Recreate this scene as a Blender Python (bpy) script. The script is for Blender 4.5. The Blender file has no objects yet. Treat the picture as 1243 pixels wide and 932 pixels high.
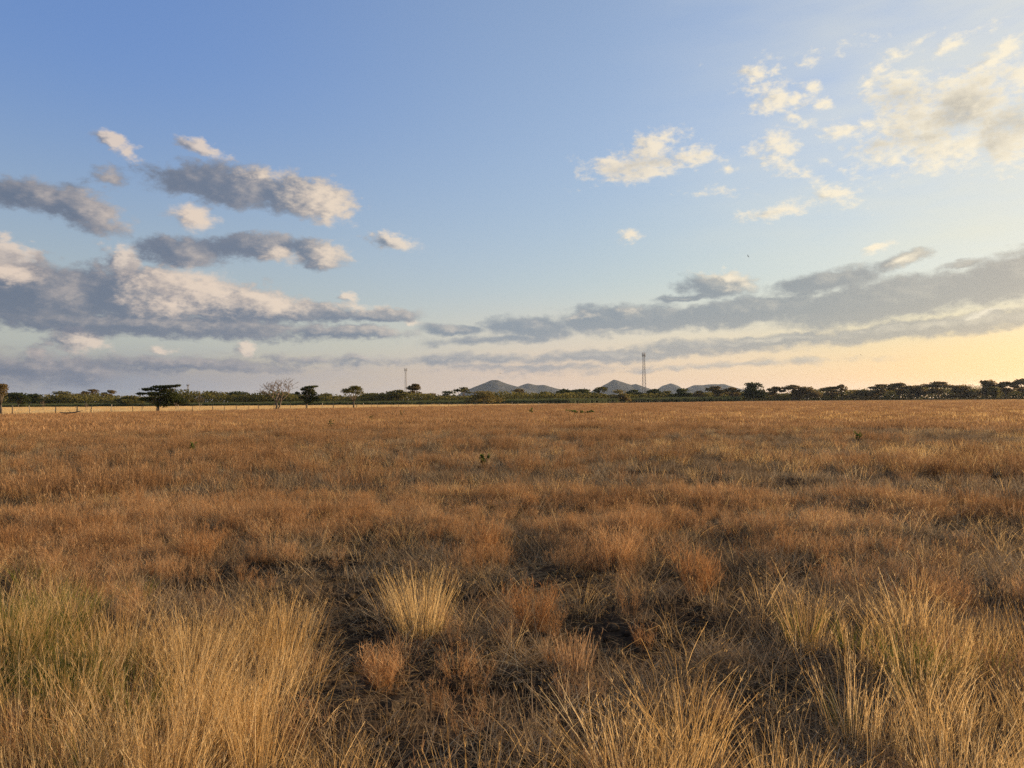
import bpy, bmesh, math, random
import numpy as np
from mathutils import Matrix, Vector, Euler

scene = bpy.context.scene
COL = scene.collection
R = math.radians
rng = np.random.default_rng(11)
random.seed(11)

# ------------------------------------------------------------------ camera
PW, PH, PF = 1243.0, 932.0, 932.0            # frame of the photograph and its focal length, in pixels
EYE = Vector((0.0, 0.0, 1.6))
cam_data = bpy.data.cameras.new('camera')
cam_data.sensor_width = 36.0
cam_data.lens = 36.0 * PF / PW
cam_data.clip_start = 0.05
cam_data.clip_end = 40000.0
cam = bpy.data.objects.new('camera', cam_data)
COL.objects.link(cam)
CAM_ROT = Euler((R(90 + 1.23), 0, 0)).to_matrix() @ Matrix.Rotation(R(-0.37), 3, 'Z')
cam.matrix_world = Matrix.Translation(EYE) @ CAM_ROT.to_4x4()
scene.camera = cam


def ray(px, py):
    return (CAM_ROT @ Vector(((px - PW / 2) / PF, -(py - PH / 2) / PF, -1.0))).normalized()


def ground_at(px, py):
    d = ray(px, py)
    t = -EYE.z / d.z
    return Vector((d.x * t, d.y * t, 0.0))


def at_distance(px, dist):
    """ground point straight below the picture column px, dist metres ahead"""
    d = ray(px, 486)
    return Vector((d.x / d.y * dist, dist, 0.0))


def az_el(px, py):
    d = ray(px, py)
    return math.degrees(math.atan2(d.x, d.y)), math.degrees(math.asin(d.z))


# ------------------------------------------------------------------ light
SUN_AZ, SUN_EL = 60.0, 11.0                   # degrees clockwise from the view direction, degrees up
sun_data = bpy.data.lights.new('sun', 'SUN')
sun_data.energy = 5.0
sun_data.angle = R(0.6)
sun_data.color = (1.0, 0.72, 0.43)
sun = bpy.data.objects.new('sun', sun_data)
COL.objects.link(sun)
SUN_DIR = Vector((math.sin(R(SUN_AZ)) * math.cos(R(SUN_EL)), math.cos(R(SUN_AZ)) * math.cos(R(SUN_EL)), math.sin(R(SUN_EL))))
sun.rotation_euler = SUN_DIR.to_track_quat('Z', 'Y').to_euler()
sun.location = (30, 20, 40)

scene.view_settings.view_transform = 'Standard'
scene.view_settings.look = 'None'
scene.view_settings.exposure = 0.95
scene.view_settings.gamma = 1.0
cy = scene.cycles
cy.max_bounces = 6
cy.diffuse_bounces = 3
cy.glossy_bounces = 2
cy.transmission_bounces = 4
cy.transparent_max_bounces = 6
cy.volume_bounces = 0
cy.use_denoising = False                     # the fine stalks would be smeared
cy.use_adaptive_sampling = False
cy.caustics_reflective = False
cy.caustics_refractive = False


# ------------------------------------------------------------------ node helper
class Graph:
    """short hand for building node trees"""
    def __init__(self, tree):
        self.t = tree

    def node(self, kind, **props):
        n = self.t.nodes.new(kind)
        for k, v in props.items():
            setattr(n, k, v)
        return n

    def put(self, sock, v):
        if v is None:
            return
        if isinstance(v, bpy.types.NodeSocket):
            self.t.links.new(v, sock)
        else:
            if isinstance(v, (tuple, list)) and sock.type == 'RGBA' and len(v) == 3:
                v = (*v, 1.0)
            sock.default_value = v

    def math(self, op, a, b=None, c=None, clamp=False):
        n = self.node('ShaderNodeMath', operation=op, use_clamp=clamp)
        for s, v in zip(n.inputs, (a, b, c)):
            self.put(s, v)
        return n.outputs[0]

    def vec(self, op, a, b=None, c=None, scale=None):
        n = self.node('ShaderNodeVectorMath', operation=op)
        for s, v in zip(n.inputs, (a, b, c)):
            self.put(s, v)
        if scale is not None:
            self.put(n.inputs['Scale'], scale)
        return n.outputs['Value'] if op in ('LENGTH', 'DOT_PRODUCT', 'DISTANCE') else n.outputs[0]

    def comb(self, x, y, z=0.0):
        n = self.node('ShaderNodeCombineXYZ')
        for s, v in zip(n.inputs, (x, y, z)):
            self.put(s, v)
        return n.outputs[0]

    def sep(self, v):
        n = self.node('ShaderNodeSeparateXYZ')
        self.put(n.inputs[0], v)
        return n.outputs

    def noise(self, v, scale, detail=4.0, rough=0.5, out='Fac', dist=0.0, lac=2.0):
        n = self.node('ShaderNodeTexNoise')
        self.put(n.inputs['Vector'], v)
        self.put(n.inputs['Scale'], scale)
        self.put(n.inputs['Detail'], detail)
        self.put(n.inputs['Roughness'], rough)
        self.put(n.inputs['Lacunarity'], lac)
        self.put(n.inputs['Distortion'], dist)
        return n.outputs[out]

    def smooth(self, v, lo, hi, a=0.0, b=1.0):
        n = self.node('ShaderNodeMapRange', interpolation_type='SMOOTHSTEP')
        for s, x in zip(n.inputs, (v, lo, hi, a, b)):
            self.put(s, x)
        return n.outputs[0]

    def lin(self, v, lo, hi, a=0.0, b=1.0):
        n = self.node('ShaderNodeMapRange')
        for s, x in zip(n.inputs, (v, lo, hi, a, b)):
            self.put(s, x)
        return n.outputs[0]

    def mix(self, f, a, b, blend='MIX'):
        n = self.node('ShaderNodeMix', data_type='RGBA', blend_type=blend)
        self.put(n.inputs[0], f)
        self.put(n.inputs[6], a)
        self.put(n.inputs[7], b)
        return n.outputs[2]

    def ramp(self, f, stops):
        n = self.node('ShaderNodeValToRGB')
        self.put(n.inputs[0], f)
        e = n.color_ramp.elements
        while len(e) > 1:
            e.remove(e[-1])
        e[0].position, e[0].color = stops[0][0], (*stops[0][1], 1)
        for p, c in stops[1:]:
            x = e.new(p)
            x.color = (*c, 1)
        return n.outputs[0]


def lin_rgb(r, g, b):
    return tuple(((c / 255) / 12.92 if c <= 10 else ((c / 255 + 0.055) / 1.055) ** 2.4) for c in (r, g, b))


# ------------------------------------------------------------------ sky
world = bpy.data.worlds.new('World')
scene.world = world
world.use_nodes = True
world.cycles.sampling_method = 'MANUAL'
world.cycles.sample_map_resolution = 512
wt = world.node_tree
wt.nodes.clear()
G = Graph(wt)


def cloud_field(name, blobs):
    """node group: how deep inside a set of cloud bodies a sky direction (azimuth, elevation) lies"""
    t = bpy.data.node_groups.new(name, 'ShaderNodeTree')
    t.interface.new_socket('P', in_out='INPUT', socket_type='NodeSocketVector')
    t.interface.new_socket('F', in_out='OUTPUT', socket_type='NodeSocketFloat')
    g = Graph(t)
    gi = g.node('NodeGroupInput')
    go = g.node('NodeGroupOutput')
    acc = None
    for (px, py, rx, ry, rot, w) in blobs:
        a, e = az_el(px, py)
        a2, _ = az_el(px + rx * 0.5, py)
        _, e2 = az_el(px, py - ry * 0.5)
        m = g.node('ShaderNodeMapping', vector_type='TEXTURE')
        g.put(m.inputs[0], gi.outputs[0])
        m.inputs['Location'].default_value = (a, e, 0)
        m.inputs['Rotation'].default_value = (0, 0, R(rot))
        m.inputs['Scale'].default_value = ((a2 - a) * 2, (e2 - e) * 2, 1)
        f = g.math('MULTIPLY_ADD', g.vec('LENGTH', m.outputs[0]), -w, w)
        acc = f if acc is None else g.math('SMOOTH_MAX', acc, f, 0.12)
    g.put(go.inputs[0], acc)
    return t


# (column, row, half width, half height, tilt, weight) of the cloud bodies
GREY_WEST = [
    (290, 226, 105, 26, 0, 1), (372, 240, 62, 27, -8, 1), (235, 216, 50, 15, 0, .8),
    (45, 238, 95, 22, -3, 1), (112, 258, 52, 24, -15, .9), (130, 216, 26, 12, 0, .6),
    (222, 306, 66, 20, 4, 1), (315, 300, 60, 18, 0, 1), (385, 307, 40, 17, -5, 1),
    (55, 355, 125, 42, -3, 1.3), (175, 362, 105, 40, -4, 1.3), (280, 370, 100, 30, -4, 1.2), (360, 380, 80, 14, 0, .9), (455, 383, 75, 8, 2, .8),
    (180, 396, 280, 15, -1, 1), (420, 404, 100, 8, 0, .8),
    (60, 447, 130, 20, -2, .85), (225, 441, 150, 9, -1, .6), (420, 436, 130, 6, 0, .45),
]
WHITE_WEST = [
    (8, 316, 56, 32, -20, 1.1), (143, 316, 26, 26, 0, 1),
    (94, 413, 40, 22, -5, 1), (300, 425, 14, 12, 0, .8),
    (140, 173, 34, 14, -25, .8), (246, 179, 34, 12, -12, .8), (474, 293, 40, 13, -6, .9), (423, 360, 14, 8, 0, .6),
    (195, 426, 22, 5, 0, .5), (45, 430, 14, 6, 0, .4), (500, 392, 10, 5, 0, .35),
]
LIT_WEST = [
    (235, 352, 95, 26, -6, 1.1), (312, 364, 64, 19, -8, 1), (205, 372, 55, 15, -5, .7), (238, 263, 32, 15, -15, .95),
    (392, 246, 48, 28, -10, 1), (400, 306, 26, 13, 0, .7), (340, 312, 30, 8, 0, .5), (10, 330, 40, 16, -10, .8), (330, 212, 40, 8, 0, .4), (425, 375, 40, 6, 0, .5),
]
SOFT_EAST = [(1165, 138, 75, 34, 12, 1), (1230, 150, 50, 36, 0, .9), (1100, 118, 34, 22, -20, .7), (1110, 165, 60, 12, 0, .6), (800, 196, 40, 9, 5, .4)]
LIT_EAST = [
    (880, 336, 32, 9, -8, .9), (900, 348, 22, 8, 0, .6), (1092, 318, 34, 9, 14, .8), (700, 384, 22, 5, 0, .5), (765, 376, 20, 5, 0, .5), (740, 400, 30, 4, 5, .4), (1200, 380, 60, 4, 6, .6), (1060, 300, 30, 7, 15, .7),
]
GREY_EAST = [
    (868, 346, 48, 17, -5, 1), (835, 361, 50, 6, 3, .8),
    (545, 399, 55, 8, -2, 1), (650, 396, 62, 15, -3, 1), (755, 388, 110, 19, 2, 1), (900, 379, 150, 18, 5, 1.1), (1080, 364, 190, 27, 7, 1.15), (1235, 335, 130, 34, 10, 1.15),
    (1000, 343, 75, 17, 8, 1), (1088, 319, 46, 9, 14, .8), (1160, 322, 40, 5, 8, .6),
    (1120, 398, 240, 13, 4, .95), (930, 414, 220, 9, 2, .8), (760, 430, 260, 8, 2, .7), (590, 412, 110, 6, 2, .5), (560, 436, 160, 6, 0, .55), (640, 446, 120, 4, 0, .35), (860, 444, 180, 4, 2, .3),
    (1270, 330, 80, 40, 10, 1),
]
WHITE_EAST = [
    (790, 178, 40, 26, 10, 1), (785, 204, 75, 17, 4, 1), (738, 198, 38, 12, 0, .8), (842, 190, 40, 18, -10, .9), (884, 207, 14, 7, 0, .7),
    (915, 90, 26, 12, 15, .8), (940, 86, 14, 9, 0, .7), (945, 124, 40, 22, 0, 1), (985, 103, 16, 12, 0, .8), (1000, 128, 14, 10, 0, .7), (925, 108, 40, 10, 0, .7), (965, 145, 26, 9, -20, .7),
    (945, 182, 28, 22, -30, .8), (968, 205, 40, 16, -30, .7), (1012, 232, 42, 13, -28, .9), (943, 256, 54, 12, 6, 1),
    (1090, 100, 45, 22, 10, .9), (1078, 155, 60, 18, -5, .8), (1100, 135, 50, 50, 30, .8), (1160, 120, 80, 40, 10, 1), (1150, 180, 115, 24, 4, 1), (1230, 170, 70, 40, 0, .9), (1085, 68, 26, 9, 0, .6),
    (1158, 53, 28, 13, 25, .9), (1212, 72, 50, 13, 28, .9), (1238, 100, 40, 20, 10, .7), (1030, 160, 30, 10, 0, .7), (1130, 200, 80, 14, 2, .7),
    (1120, 150, 90, 60, 15, 1), (1195, 130, 70, 50, 20, .9), (1060, 85, 22, 10, 10, .7), (1050, 105, 16, 8, 0, .7), (1110, 50, 30, 8, 15, .5), (870, 235, 30, 6, 0, .4), (905, 180, 18, 9, 0, .5), (1020, 200, 20, 8, -30, .5), (980, 75, 12, 6, 0, .5),
    (772, 285, 15, 8, 0, .8), (690, 228, 12, 5, 0, .5), (1063, 303, 32, 8, 15, .8), (875, 336, 34, 10, -10, .8), (1095, 318, 36, 7, 12, .6), (1195, 30, 40, 6, 10, .35), (1000, 60, 60, 6, 0, .25),
]

coord = G.node('ShaderNodeTexCoord').outputs['Generated']
dx, dy, dz = G.sep(coord)
az = G.math('MULTIPLY', G.math('ARCTAN2', dx, dy), 57.29578)
el = G.math('MULTIPLY', G.math('ARCSINE', dz), 57.29578)
P0 = G.comb(az, el)
# ragged outlines: the directions are jostled by noise, coarse and fine, flatter towards the horizon
Pn = G.comb(G.math('MULTIPLY', az, 0.8), G.math('MULTIPLY', el, 1.35), 3.7)
w1 = G.vec('SUBTRACT', G.noise(Pn, 0.22, 2.0, 0.5, 'Color'), (0.5, 0.5, 0.5))
w2 = G.vec('SUBTRACT', G.noise(Pn, 0.8, 3.0, 0.6, 'Color'), (0.5, 0.5, 0.5))
P1 = G.vec('MULTIPLY_ADD', w1, (1.7, 0.9, 0), P0)
P1 = G.vec('MULTIPLY_ADD', w2, (1.9, 1.0, 0), P1)
# sun is low on the right: the step towards it, a little lifted
step = G.vec('MULTIPLY', G.vec('NORMALIZE', G.vec('SUBTRACT', (SUN_AZ, SUN_EL + 9, 0), P0)), (1, 1, 0))


def field_at(tree, p):
    n = G.node('ShaderNodeGroup')
    n.node_tree = tree
    G.put(n.inputs[0], p)
    return n.outputs[0]


def fbm(offset, scale, detail, rough):
    q = Pn if offset is None else G.vec('MULTIPLY_ADD', step, (offset * 0.8, offset * 1.35, 0), Pn)
    return G.math('SUBTRACT', G.noise(q, scale, detail, rough), 0.5)


f_a, f_b = fbm(None, 0.72, 7.0, 0.64), fbm(0.45, 0.72, 6.0, 0.62)
f_c = fbm(None, 1.9, 5.0, 0.60)
SKY_K = 0.052                                # strength of the sky at that exposure
HAZE = 0.000032


def layer(name, blobs, n_amp, edge, relief, reach, under, fine):
    t = cloud_field(name, blobs)
    # a dependency on the layer beneath makes the layers compile one after the other (shader stack is small)
    p = G.vec('MULTIPLY_ADD', under, (1e-7, 1e-7, 0), P1)
    fa = G.math('MULTIPLY_ADD', f_a, n_amp, field_at(t, p))
    if fine:
        fa = G.math('MULTIPLY_ADD', f_c, fine, fa)
    p = G.vec('MULTIPLY_ADD', G.comb(fa, fa), (1e-7, 1e-7, 0), p)
    fb = G.math('MULTIPLY_ADD', f_b, n_amp, field_at(t, G.vec('MULTIPLY_ADD', step, (reach, reach, 0), p)))
    alpha = G.smooth(fa, edge[0], edge[1])
    facing = G.math('MULTIPLY_ADD', G.math('SUBTRACT', fa, fb), relief, 0.5)
    return alpha, facing, fa


sky = G.node('ShaderNodeTexSky', sky_type='NISHITA')
sky.sun_disc = False
sky.sun_elevation = R(SUN_EL)
sky.sun_rotation = R(SUN_AZ - 3)
sky.altitude = 100
sky.air_density = 1.6
sky.dust_density = 0.45
sky.ozone_density = 4.0

# clear air: the tone curve of the camera flattens the steep brightening towards the sun
air = G.vec('MULTIPLY', sky.outputs[0], (0.1, 0.1, 0.1))
r_, g_, b_ = G.sep(air)
air = G.comb(G.math('MULTIPLY', G.math('POWER', r_, 0.71), 1.37), G.math('MULTIPLY', G.math('POWER', g_, 0.71), 1.25), G.math('MULTIPLY', G.math('POWER', b_, 0.71), 1.43))

east = G.smooth(az, -32.0, 34.0)             # towards the sun
lit_col = G.mix(east, lin_rgb(226, 207, 190), lin_rgb(255, 242, 214))
shade_col = G.ramp(G.lin(az, -34.0, 34.0), [(0.0, lin_rgb(100, 112, 132)), (0.22, lin_rgb(108, 119, 138)), (0.5, lin_rgb(120, 136, 153)), (0.8, lin_rgb(142, 149, 154)), (1.0, lin_rgb(172, 167, 158))])
low = G.smooth(el, 1.0, 14.0)
thin_col = G.mix(0.5, lit_col, shade_col)


def paint(under, blobs, name, n_amp, edge, relief, reach, base, dens, rim=0.22, haze=0.0, fine=0.0):
    alpha, facing, depth = layer(name, blobs, n_amp, edge, relief, reach, under, fine)
    light = G.smooth(G.math('ADD', facing, base), 0.1, 1.0)
    # the rim of a cloud is thin and lets light through
    light = G.math('ADD', light, G.smooth(depth, edge[1] + 0.25, edge[0], 0.0, rim), clamp=True)
    col = G.mix(light, shade_col, lit_col)
    # air between here and the clouds low over the horizon
    col = G.mix(G.smooth(el, 9.0, 1.0, 0.0, haze), col, under)
    return G.mix(G.math('MULTIPLY', alpha, dens), under, col)


def strip(under):
    """thin veil: high ice cloud in the east, haze bank low in the west"""
    n = G.noise(G.comb(G.math('MULTIPLY', az, 0.10), G.math('MULTIPLY', el, 0.45), 9.1), 1.0, 5.0, 0.55)
    veil = G.math('MULTIPLY', G.smooth(az, 4.0, 40.0), G.smooth(el, 3.0, 13.0))
    veil = G.math('MULTIPLY', veil, G.lin(n, 0.3, 0.7, 0.35, 0.80))
    c = G.mix(veil, under, lin_rgb(235, 232, 212))
    c = G.mix(G.math('MULTIPLY', G.smooth(az, -8.0, 16.0), G.smooth(el, 20.0, 8.0)), c, G.vec('MULTIPLY', c, (1.02, 1.0, 0.91)))
    glow = G.math('MULTIPLY', G.smooth(az, 8.0, 34.0), G.smooth(el, 9.0, 3.0))
    c = G.mix(glow, c, G.vec('MULTIPLY', c, (0.95, 0.86, 0.68)))
    bank = G.math('MULTIPLY', G.smooth(az, 16.0, -12.0), G.smooth(el, 8.0, 1.5))
    bank = G.math('MULTIPLY', bank, G.lin(n, 0.3, 0.7, 0.55, 1.0))
    low_c = G.mix(G.smooth(az, -32.0, -6.0), lin_rgb(140, 146, 158), lin_rgb(192, 181, 173))
    high_c = G.mix(G.smooth(az, -32.0, -10.0), lin_rgb(170, 182, 184), lin_rgb(192, 197, 192))
    c = G.mix(bank, c, G.mix(G.smooth(el, 2.0, 4.5), low_c, high_c))
    rose = G.math('MULTIPLY', G.smooth(G.math('ABSOLUTE', G.math('SUBTRACT', az, 9.0)), 22.0, 4.0), G.smooth(el, 9.0, 2.0))
    c = G.mix(G.math('MULTIPLY', rose, 0.30), c, lin_rgb(240, 206, 192))
    deep = G.math('MULTIPLY', G.smooth(az, 8.0, -30.0), G.smooth(el, 8.0, 24.0))
    return G.mix(deep, c, G.vec('MULTIPLY', c, (0.70, 0.86, 1.14)))


base_air = strip(air)


def background(col):
    n = G.node('ShaderNodeBackground')
    G.put(n.inputs[0], G.vec('MULTIPLY', col, (10, 10, 10)))
    n.inputs[1].default_value = SKY_K
    return n.outputs[0]


def mix_shader(f, a, b):
    n = G.node('ShaderNodeMixShader')
    G.put(n.inputs[0], f)
    G.put(n.inputs[1], a)
    G.put(n.inputs[2], b)
    return n.outputs[0]


west = paint(base_air, WHITE_WEST, 'white_west', 1.6, (-0.12, 0.50), 0.9, 0.9, 0.06, 0.86, 0.22, 0.0, 0.8)
west = paint(west, GREY_WEST, 'grey_west', 1.5, (-0.22, 0.38), 0.46, 1.5, -0.26, 0.93, 0.08, 0.06, 0.45)
west = paint(west, LIT_WEST, 'lit_west', 1.5, (-0.20, 0.70), 0.7, 0.9, 0.22, 0.97, 0.22, 0.0, 0.7)
eastc = paint(base_air, WHITE_EAST, 'white_east', 2.2, (-0.10, 0.90), 0.40, 0.9, 0.24, 0.90, 0.3, 0.0, 1.5)
eastc = paint(eastc, SOFT_EAST, 'soft_east', 2.2, (-0.15, 0.95), 0.5, 0.9, -0.25, 0.62, 0.1, 0.0, 1.0)
eastc = paint(eastc, GREY_EAST, 'grey_east', 1.3, (-0.20, 0.42), 0.5, 1.2, -0.40, 0.90, 0.05, 0.25)
eastc = paint(eastc, LIT_EAST, 'lit_east', 2.0, (0.0, 0.9), 0.6, 0.9, 0.35, 0.9)
# the rest of the sky carries the same kind of scattered fair-weather cloud
far_n = G.noise(G.comb(G.math('MULTIPLY', az, 0.045), G.math('MULTIPLY', el, 0.10), 4.4), 1.0, 7.0, 0.6)
far_mask = G.math('MULTIPLY', G.smooth(far_n, 0.56, 0.70), G.smooth(el, 0.0, 6.0))
other = G.mix(G.math('MULTIPLY', far_mask, 0.85), base_air, G.mix(0.55, shade_col, lit_col))

abs_az = G.math('ABSOLUTE', az)
outside = G.math('MAXIMUM', G.smooth(abs_az, 37.0, 43.0), G.smooth(el, 30.0, 35.0))
inside = mix_shader(G.smooth(az, -7.6, -5.8), background(west), background(eastc))
out = G.node('ShaderNodeOutputWorld')
G.put(out.inputs[0], mix_shader(outside, inside, background(other)))


# ------------------------------------------------------------------ small helpers
def put(name, mesh, parent=None, loc=None, label=None, cat=None, group=None, kind=None):
    o = bpy.data.objects.new(name, mesh)
    COL.objects.link(o)
    if parent is not None:
        o.parent = parent
    if loc is not None:
        o.location = loc
    tag(o, label, cat, group, kind)
    return o


def tag(o, label=None, cat=None, group=None, kind=None):
    for k, v in (('label', label), ('category', cat), ('group', group), ('kind', kind)):
        if v:
            o[k] = v
    return o


def mesh_of(name, verts, faces, mat, tint=None, smooth=False):
    m = bpy.data.meshes.new(name)
    m.from_pydata([tuple(map(float, v)) for v in verts], [], [tuple(map(int, f)) for f in faces])
    if tint is not None:
        a = m.attributes.new('tint', 'FLOAT', 'POINT')
        a.data.foreach_set('value', np.asarray(tint, dtype=np.float32))
    m.materials.append(mat)
    if smooth:
        m.polygons.foreach_set('use_smooth', [True] * len(m.polygons))
    m.update()
    return m


class ValueNoise:
    def __init__(self, seed):
        r = np.random.default_rng(seed)
        self.g = r.random((256, 256))

    def one(self, x, y):
        xi, yi = np.floor(x).astype(int), np.floor(y).astype(int)
        fx, fy = x - xi, y - yi
        fx, fy = fx * fx * (3 - 2 * fx), fy * fy * (3 - 2 * fy)
        g = self.g
        a, b = g[xi % 256, yi % 256], g[(xi + 1) % 256, yi % 256]
        c, d = g[xi % 256, (yi + 1) % 256], g[(xi + 1) % 256, (yi + 1) % 256]
        return (a * (1 - fx) + b * fx) * (1 - fy) + (c * (1 - fx) + d * fx) * fy

    def __call__(self, x, y, scale, octaves=3):
        v, amp, tot = 0.0, 1.0, 0.0
        x, y = np.asarray(x) * scale, np.asarray(y) * scale
        for k in range(octaves):
            v = v + amp * self.one(x + 17.3 * k, y - 9.1 * k)
            tot += amp
            amp *= 0.5
            x, y = x * 2.03, y * 2.03
        return v / tot


N1, N2, N3, N4 = ValueNoise(1), ValueNoise(2), ValueNoise(3), ValueNoise(4)


def ground_z(x, y):
    """gentle lumps close by, dead flat far off"""
    d = np.hypot(x, y)
    fade = np.clip(1.0 - d / 40.0, 0, 1)
    return fade * ((N1(x, y, 0.9, 2) - 0.5) * 0.20 + (N2(x, y, 2.6, 2) - 0.5) * 0.13)


def to_pixel(x, y, z=0.0):
    inv = np.array(CAM_ROT.transposed())
    p = np.stack([np.asarray(x, float), np.asarray(y, float), np.zeros_like(np.asarray(x, float)) + z - EYE.z])
    q = inv @ p
    s = -q[2]
    return PW / 2 + q[0] / s * PF, PH / 2 - q[1] / s * PF


def fence_y(x):
    """the field ends at a straight fence that runs away to the right"""
    return 114.0 + 1.74 * (x + 73.5)


# ------------------------------------------------------------------ materials
def new_mat(name):
    m = bpy.data.materials.new(name)
    m.use_nodes = True
    m.node_tree.nodes.clear()
    return m, Graph(m.node_tree)


def finish(g, shader):
    o = g.node('ShaderNodeOutputMaterial')
    g.put(o.inputs[0], shader)


def straw_mat(name, stops, trans=0.48, vary=0.35, patch=None):
    """dry blades: a colour of its own per blade and per tuft, light shining through"""
    m, g = new_mat(name)
    att = g.node('ShaderNodeAttribute', attribute_name='tint').outputs['Fac']
    rnd = g.node('ShaderNodeObjectInfo').outputs['Random']
    pos = g.node('ShaderNodeNewGeometry').outputs['Position']
    f = g.math('MULTIPLY_ADD', g.math('SUBTRACT', rnd, 0.5), vary, att)
    f = g.math('MULTIPLY_ADD', g.math('SUBTRACT', g.noise(pos, 0.35, 3.0, 0.6), 0.5), 0.9, f, clamp=True)
    col = g.ramp(f, stops)
    if patch is not None:
        col = g.mix(g.smooth(g.noise(pos, patch[0], 3.0, 0.6), patch[1], patch[2]), col, patch[3])
    d = g.node('ShaderNodeBsdfDiffuse')
    t = g.node('ShaderNodeBsdfTranslucent')
    g.put(d.inputs[0], col)
    g.put(t.inputs[0], col)
    mx = g.node('ShaderNodeMixShader')
    g.put(mx.inputs[0], trans)
    g.put(mx.inputs[1], d.outputs[0])
    g.put(mx.inputs[2], t.outputs[0])
    finish(g, mx.outputs[0])
    return m


M_STRAW = straw_mat('straw', [(0.0, (0.22, 0.125, 0.042)), (0.35, (0.47, 0.295, 0.11)), (0.7, (0.66, 0.45, 0.20)), (1.0, (0.80, 0.61, 0.33))])
M_TUFT = straw_mat('bright_straw', [(0.0, (0.34, 0.21, 0.08)), (0.4, (0.58, 0.40, 0.17)), (1.0, (0.80, 0.60, 0.31))])
M_RUST = straw_mat('rust_weed', [(0.0, (0.13, 0.074, 0.038)), (0.4, (0.30, 0.168, 0.080)), (0.75, (0.45, 0.268, 0.130)), (1.0, (0.60, 0.41, 0.23))], 0.3)
M_BUSH = straw_mat('rust_orange_weed', [(0.0, (0.15, 0.060, 0.022)), (0.4, (0.33, 0.170, 0.072)), (0.75, (0.47, 0.265, 0.120)), (1.0, (0.60, 0.39, 0.20))], 0.4)
M_DEAD = straw_mat('dead_grass', [(0.0, (0.09, 0.062, 0.040)), (0.45, (0.23, 0.162, 0.097)), (0.8, (0.38, 0.28, 0.17)), (1.0, (0.52, 0.41, 0.26))], 0.25)
M_GREEN = straw_mat('green_blades', [(0.0, (0.05, 0.062, 0.012)), (0.5, (0.12, 0.135, 0.028)), (1.0, (0.25, 0.23, 0.06))], 0.4)
M_PALE = straw_mat('pale_stubble', [(0.0, (0.42, 0.28, 0.12)), (0.5, (0.58, 0.41, 0.20)), (1.0, (0.70, 0.53, 0.29))], 0.3)
M_LEAF = straw_mat('weed_leaf', [(0.0, (0.025, 0.045, 0.012)), (0.5, (0.06, 0.085, 0.022)), (1.0, (0.12, 0.14, 0.04))], 0.35)

# ------------------------------------------------------------------ ground sheet
m_soil, g = new_mat('field_soil')
pos = g.node('ShaderNodeNewGeometry').outputs['Position']
gx, gy, gz = g.sep(pos)
dist = g.vec('LENGTH', g.comb(gx, gy))
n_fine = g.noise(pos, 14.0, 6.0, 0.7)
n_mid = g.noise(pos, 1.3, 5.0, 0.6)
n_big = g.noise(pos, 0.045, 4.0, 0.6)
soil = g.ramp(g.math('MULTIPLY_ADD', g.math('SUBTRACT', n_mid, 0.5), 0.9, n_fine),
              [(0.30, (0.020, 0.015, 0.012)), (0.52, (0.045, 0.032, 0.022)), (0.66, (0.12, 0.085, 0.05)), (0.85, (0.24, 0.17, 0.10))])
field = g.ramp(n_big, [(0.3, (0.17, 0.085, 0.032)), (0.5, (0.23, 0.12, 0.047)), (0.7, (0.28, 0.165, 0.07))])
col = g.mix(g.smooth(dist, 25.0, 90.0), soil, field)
# beyond the fence lies mown pale grass, beyond that farmland
beyond = g.math('SUBTRACT', gy, g.math('MULTIPLY_ADD', gx, 1.74, 242.0))
pale = g.ramp(g.noise(pos, 0.06, 4.0, 0.65), [(0.3, (0.50, 0.35, 0.16)), (0.7, (0.66, 0.49, 0.25))])
col = g.mix(g.math('MULTIPLY', g.smooth(beyond, -16.0, -10.0), g.smooth(gx, 60.0, 40.0)), col, pale)
col = g.mix(g.smooth(gy, 470.0, 520.0), col, (0.16, 0.12, 0.06))
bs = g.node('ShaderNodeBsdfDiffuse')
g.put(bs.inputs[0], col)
bump = g.node('ShaderNodeBump')
bump.inputs['Strength'].default_value = 0.7
bump.inputs['Distance'].default_value = 0.03
g.put(bump.inputs['Height'], n_fine)
g.put(bs.inputs['Normal'], bump.outputs[0])
finish(g, bs.outputs[0])

rings = np.concatenate([np.linspace(0.25, 14, 110), np.geomspace(14.6, 11000, 70)])
NA = 420
vs, fs = [(0, 0, float(ground_z(np.array([0.0]), np.array([0.0]))[0]))], []
ang = np.arange(NA) / NA * 2 * math.pi
for r in rings:
    x, y = r * np.sin(ang), r * np.cos(ang)
    vs += list(zip(x, y, ground_z(x, y)))
for k in range(NA):
    fs.append((0, 1 + (k + 1) % NA, 1 + k))
for j in range(len(rings) - 1):
    a, b = 1 + j * NA, 1 + (j + 1) * NA
    for k in range(NA):
        k2 = (k + 1) % NA
        fs.append((a + k, a + k2, b + k2, b + k))
put('ground', mesh_of('ground', vs, fs, m_soil, smooth=True), kind='structure')


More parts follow.
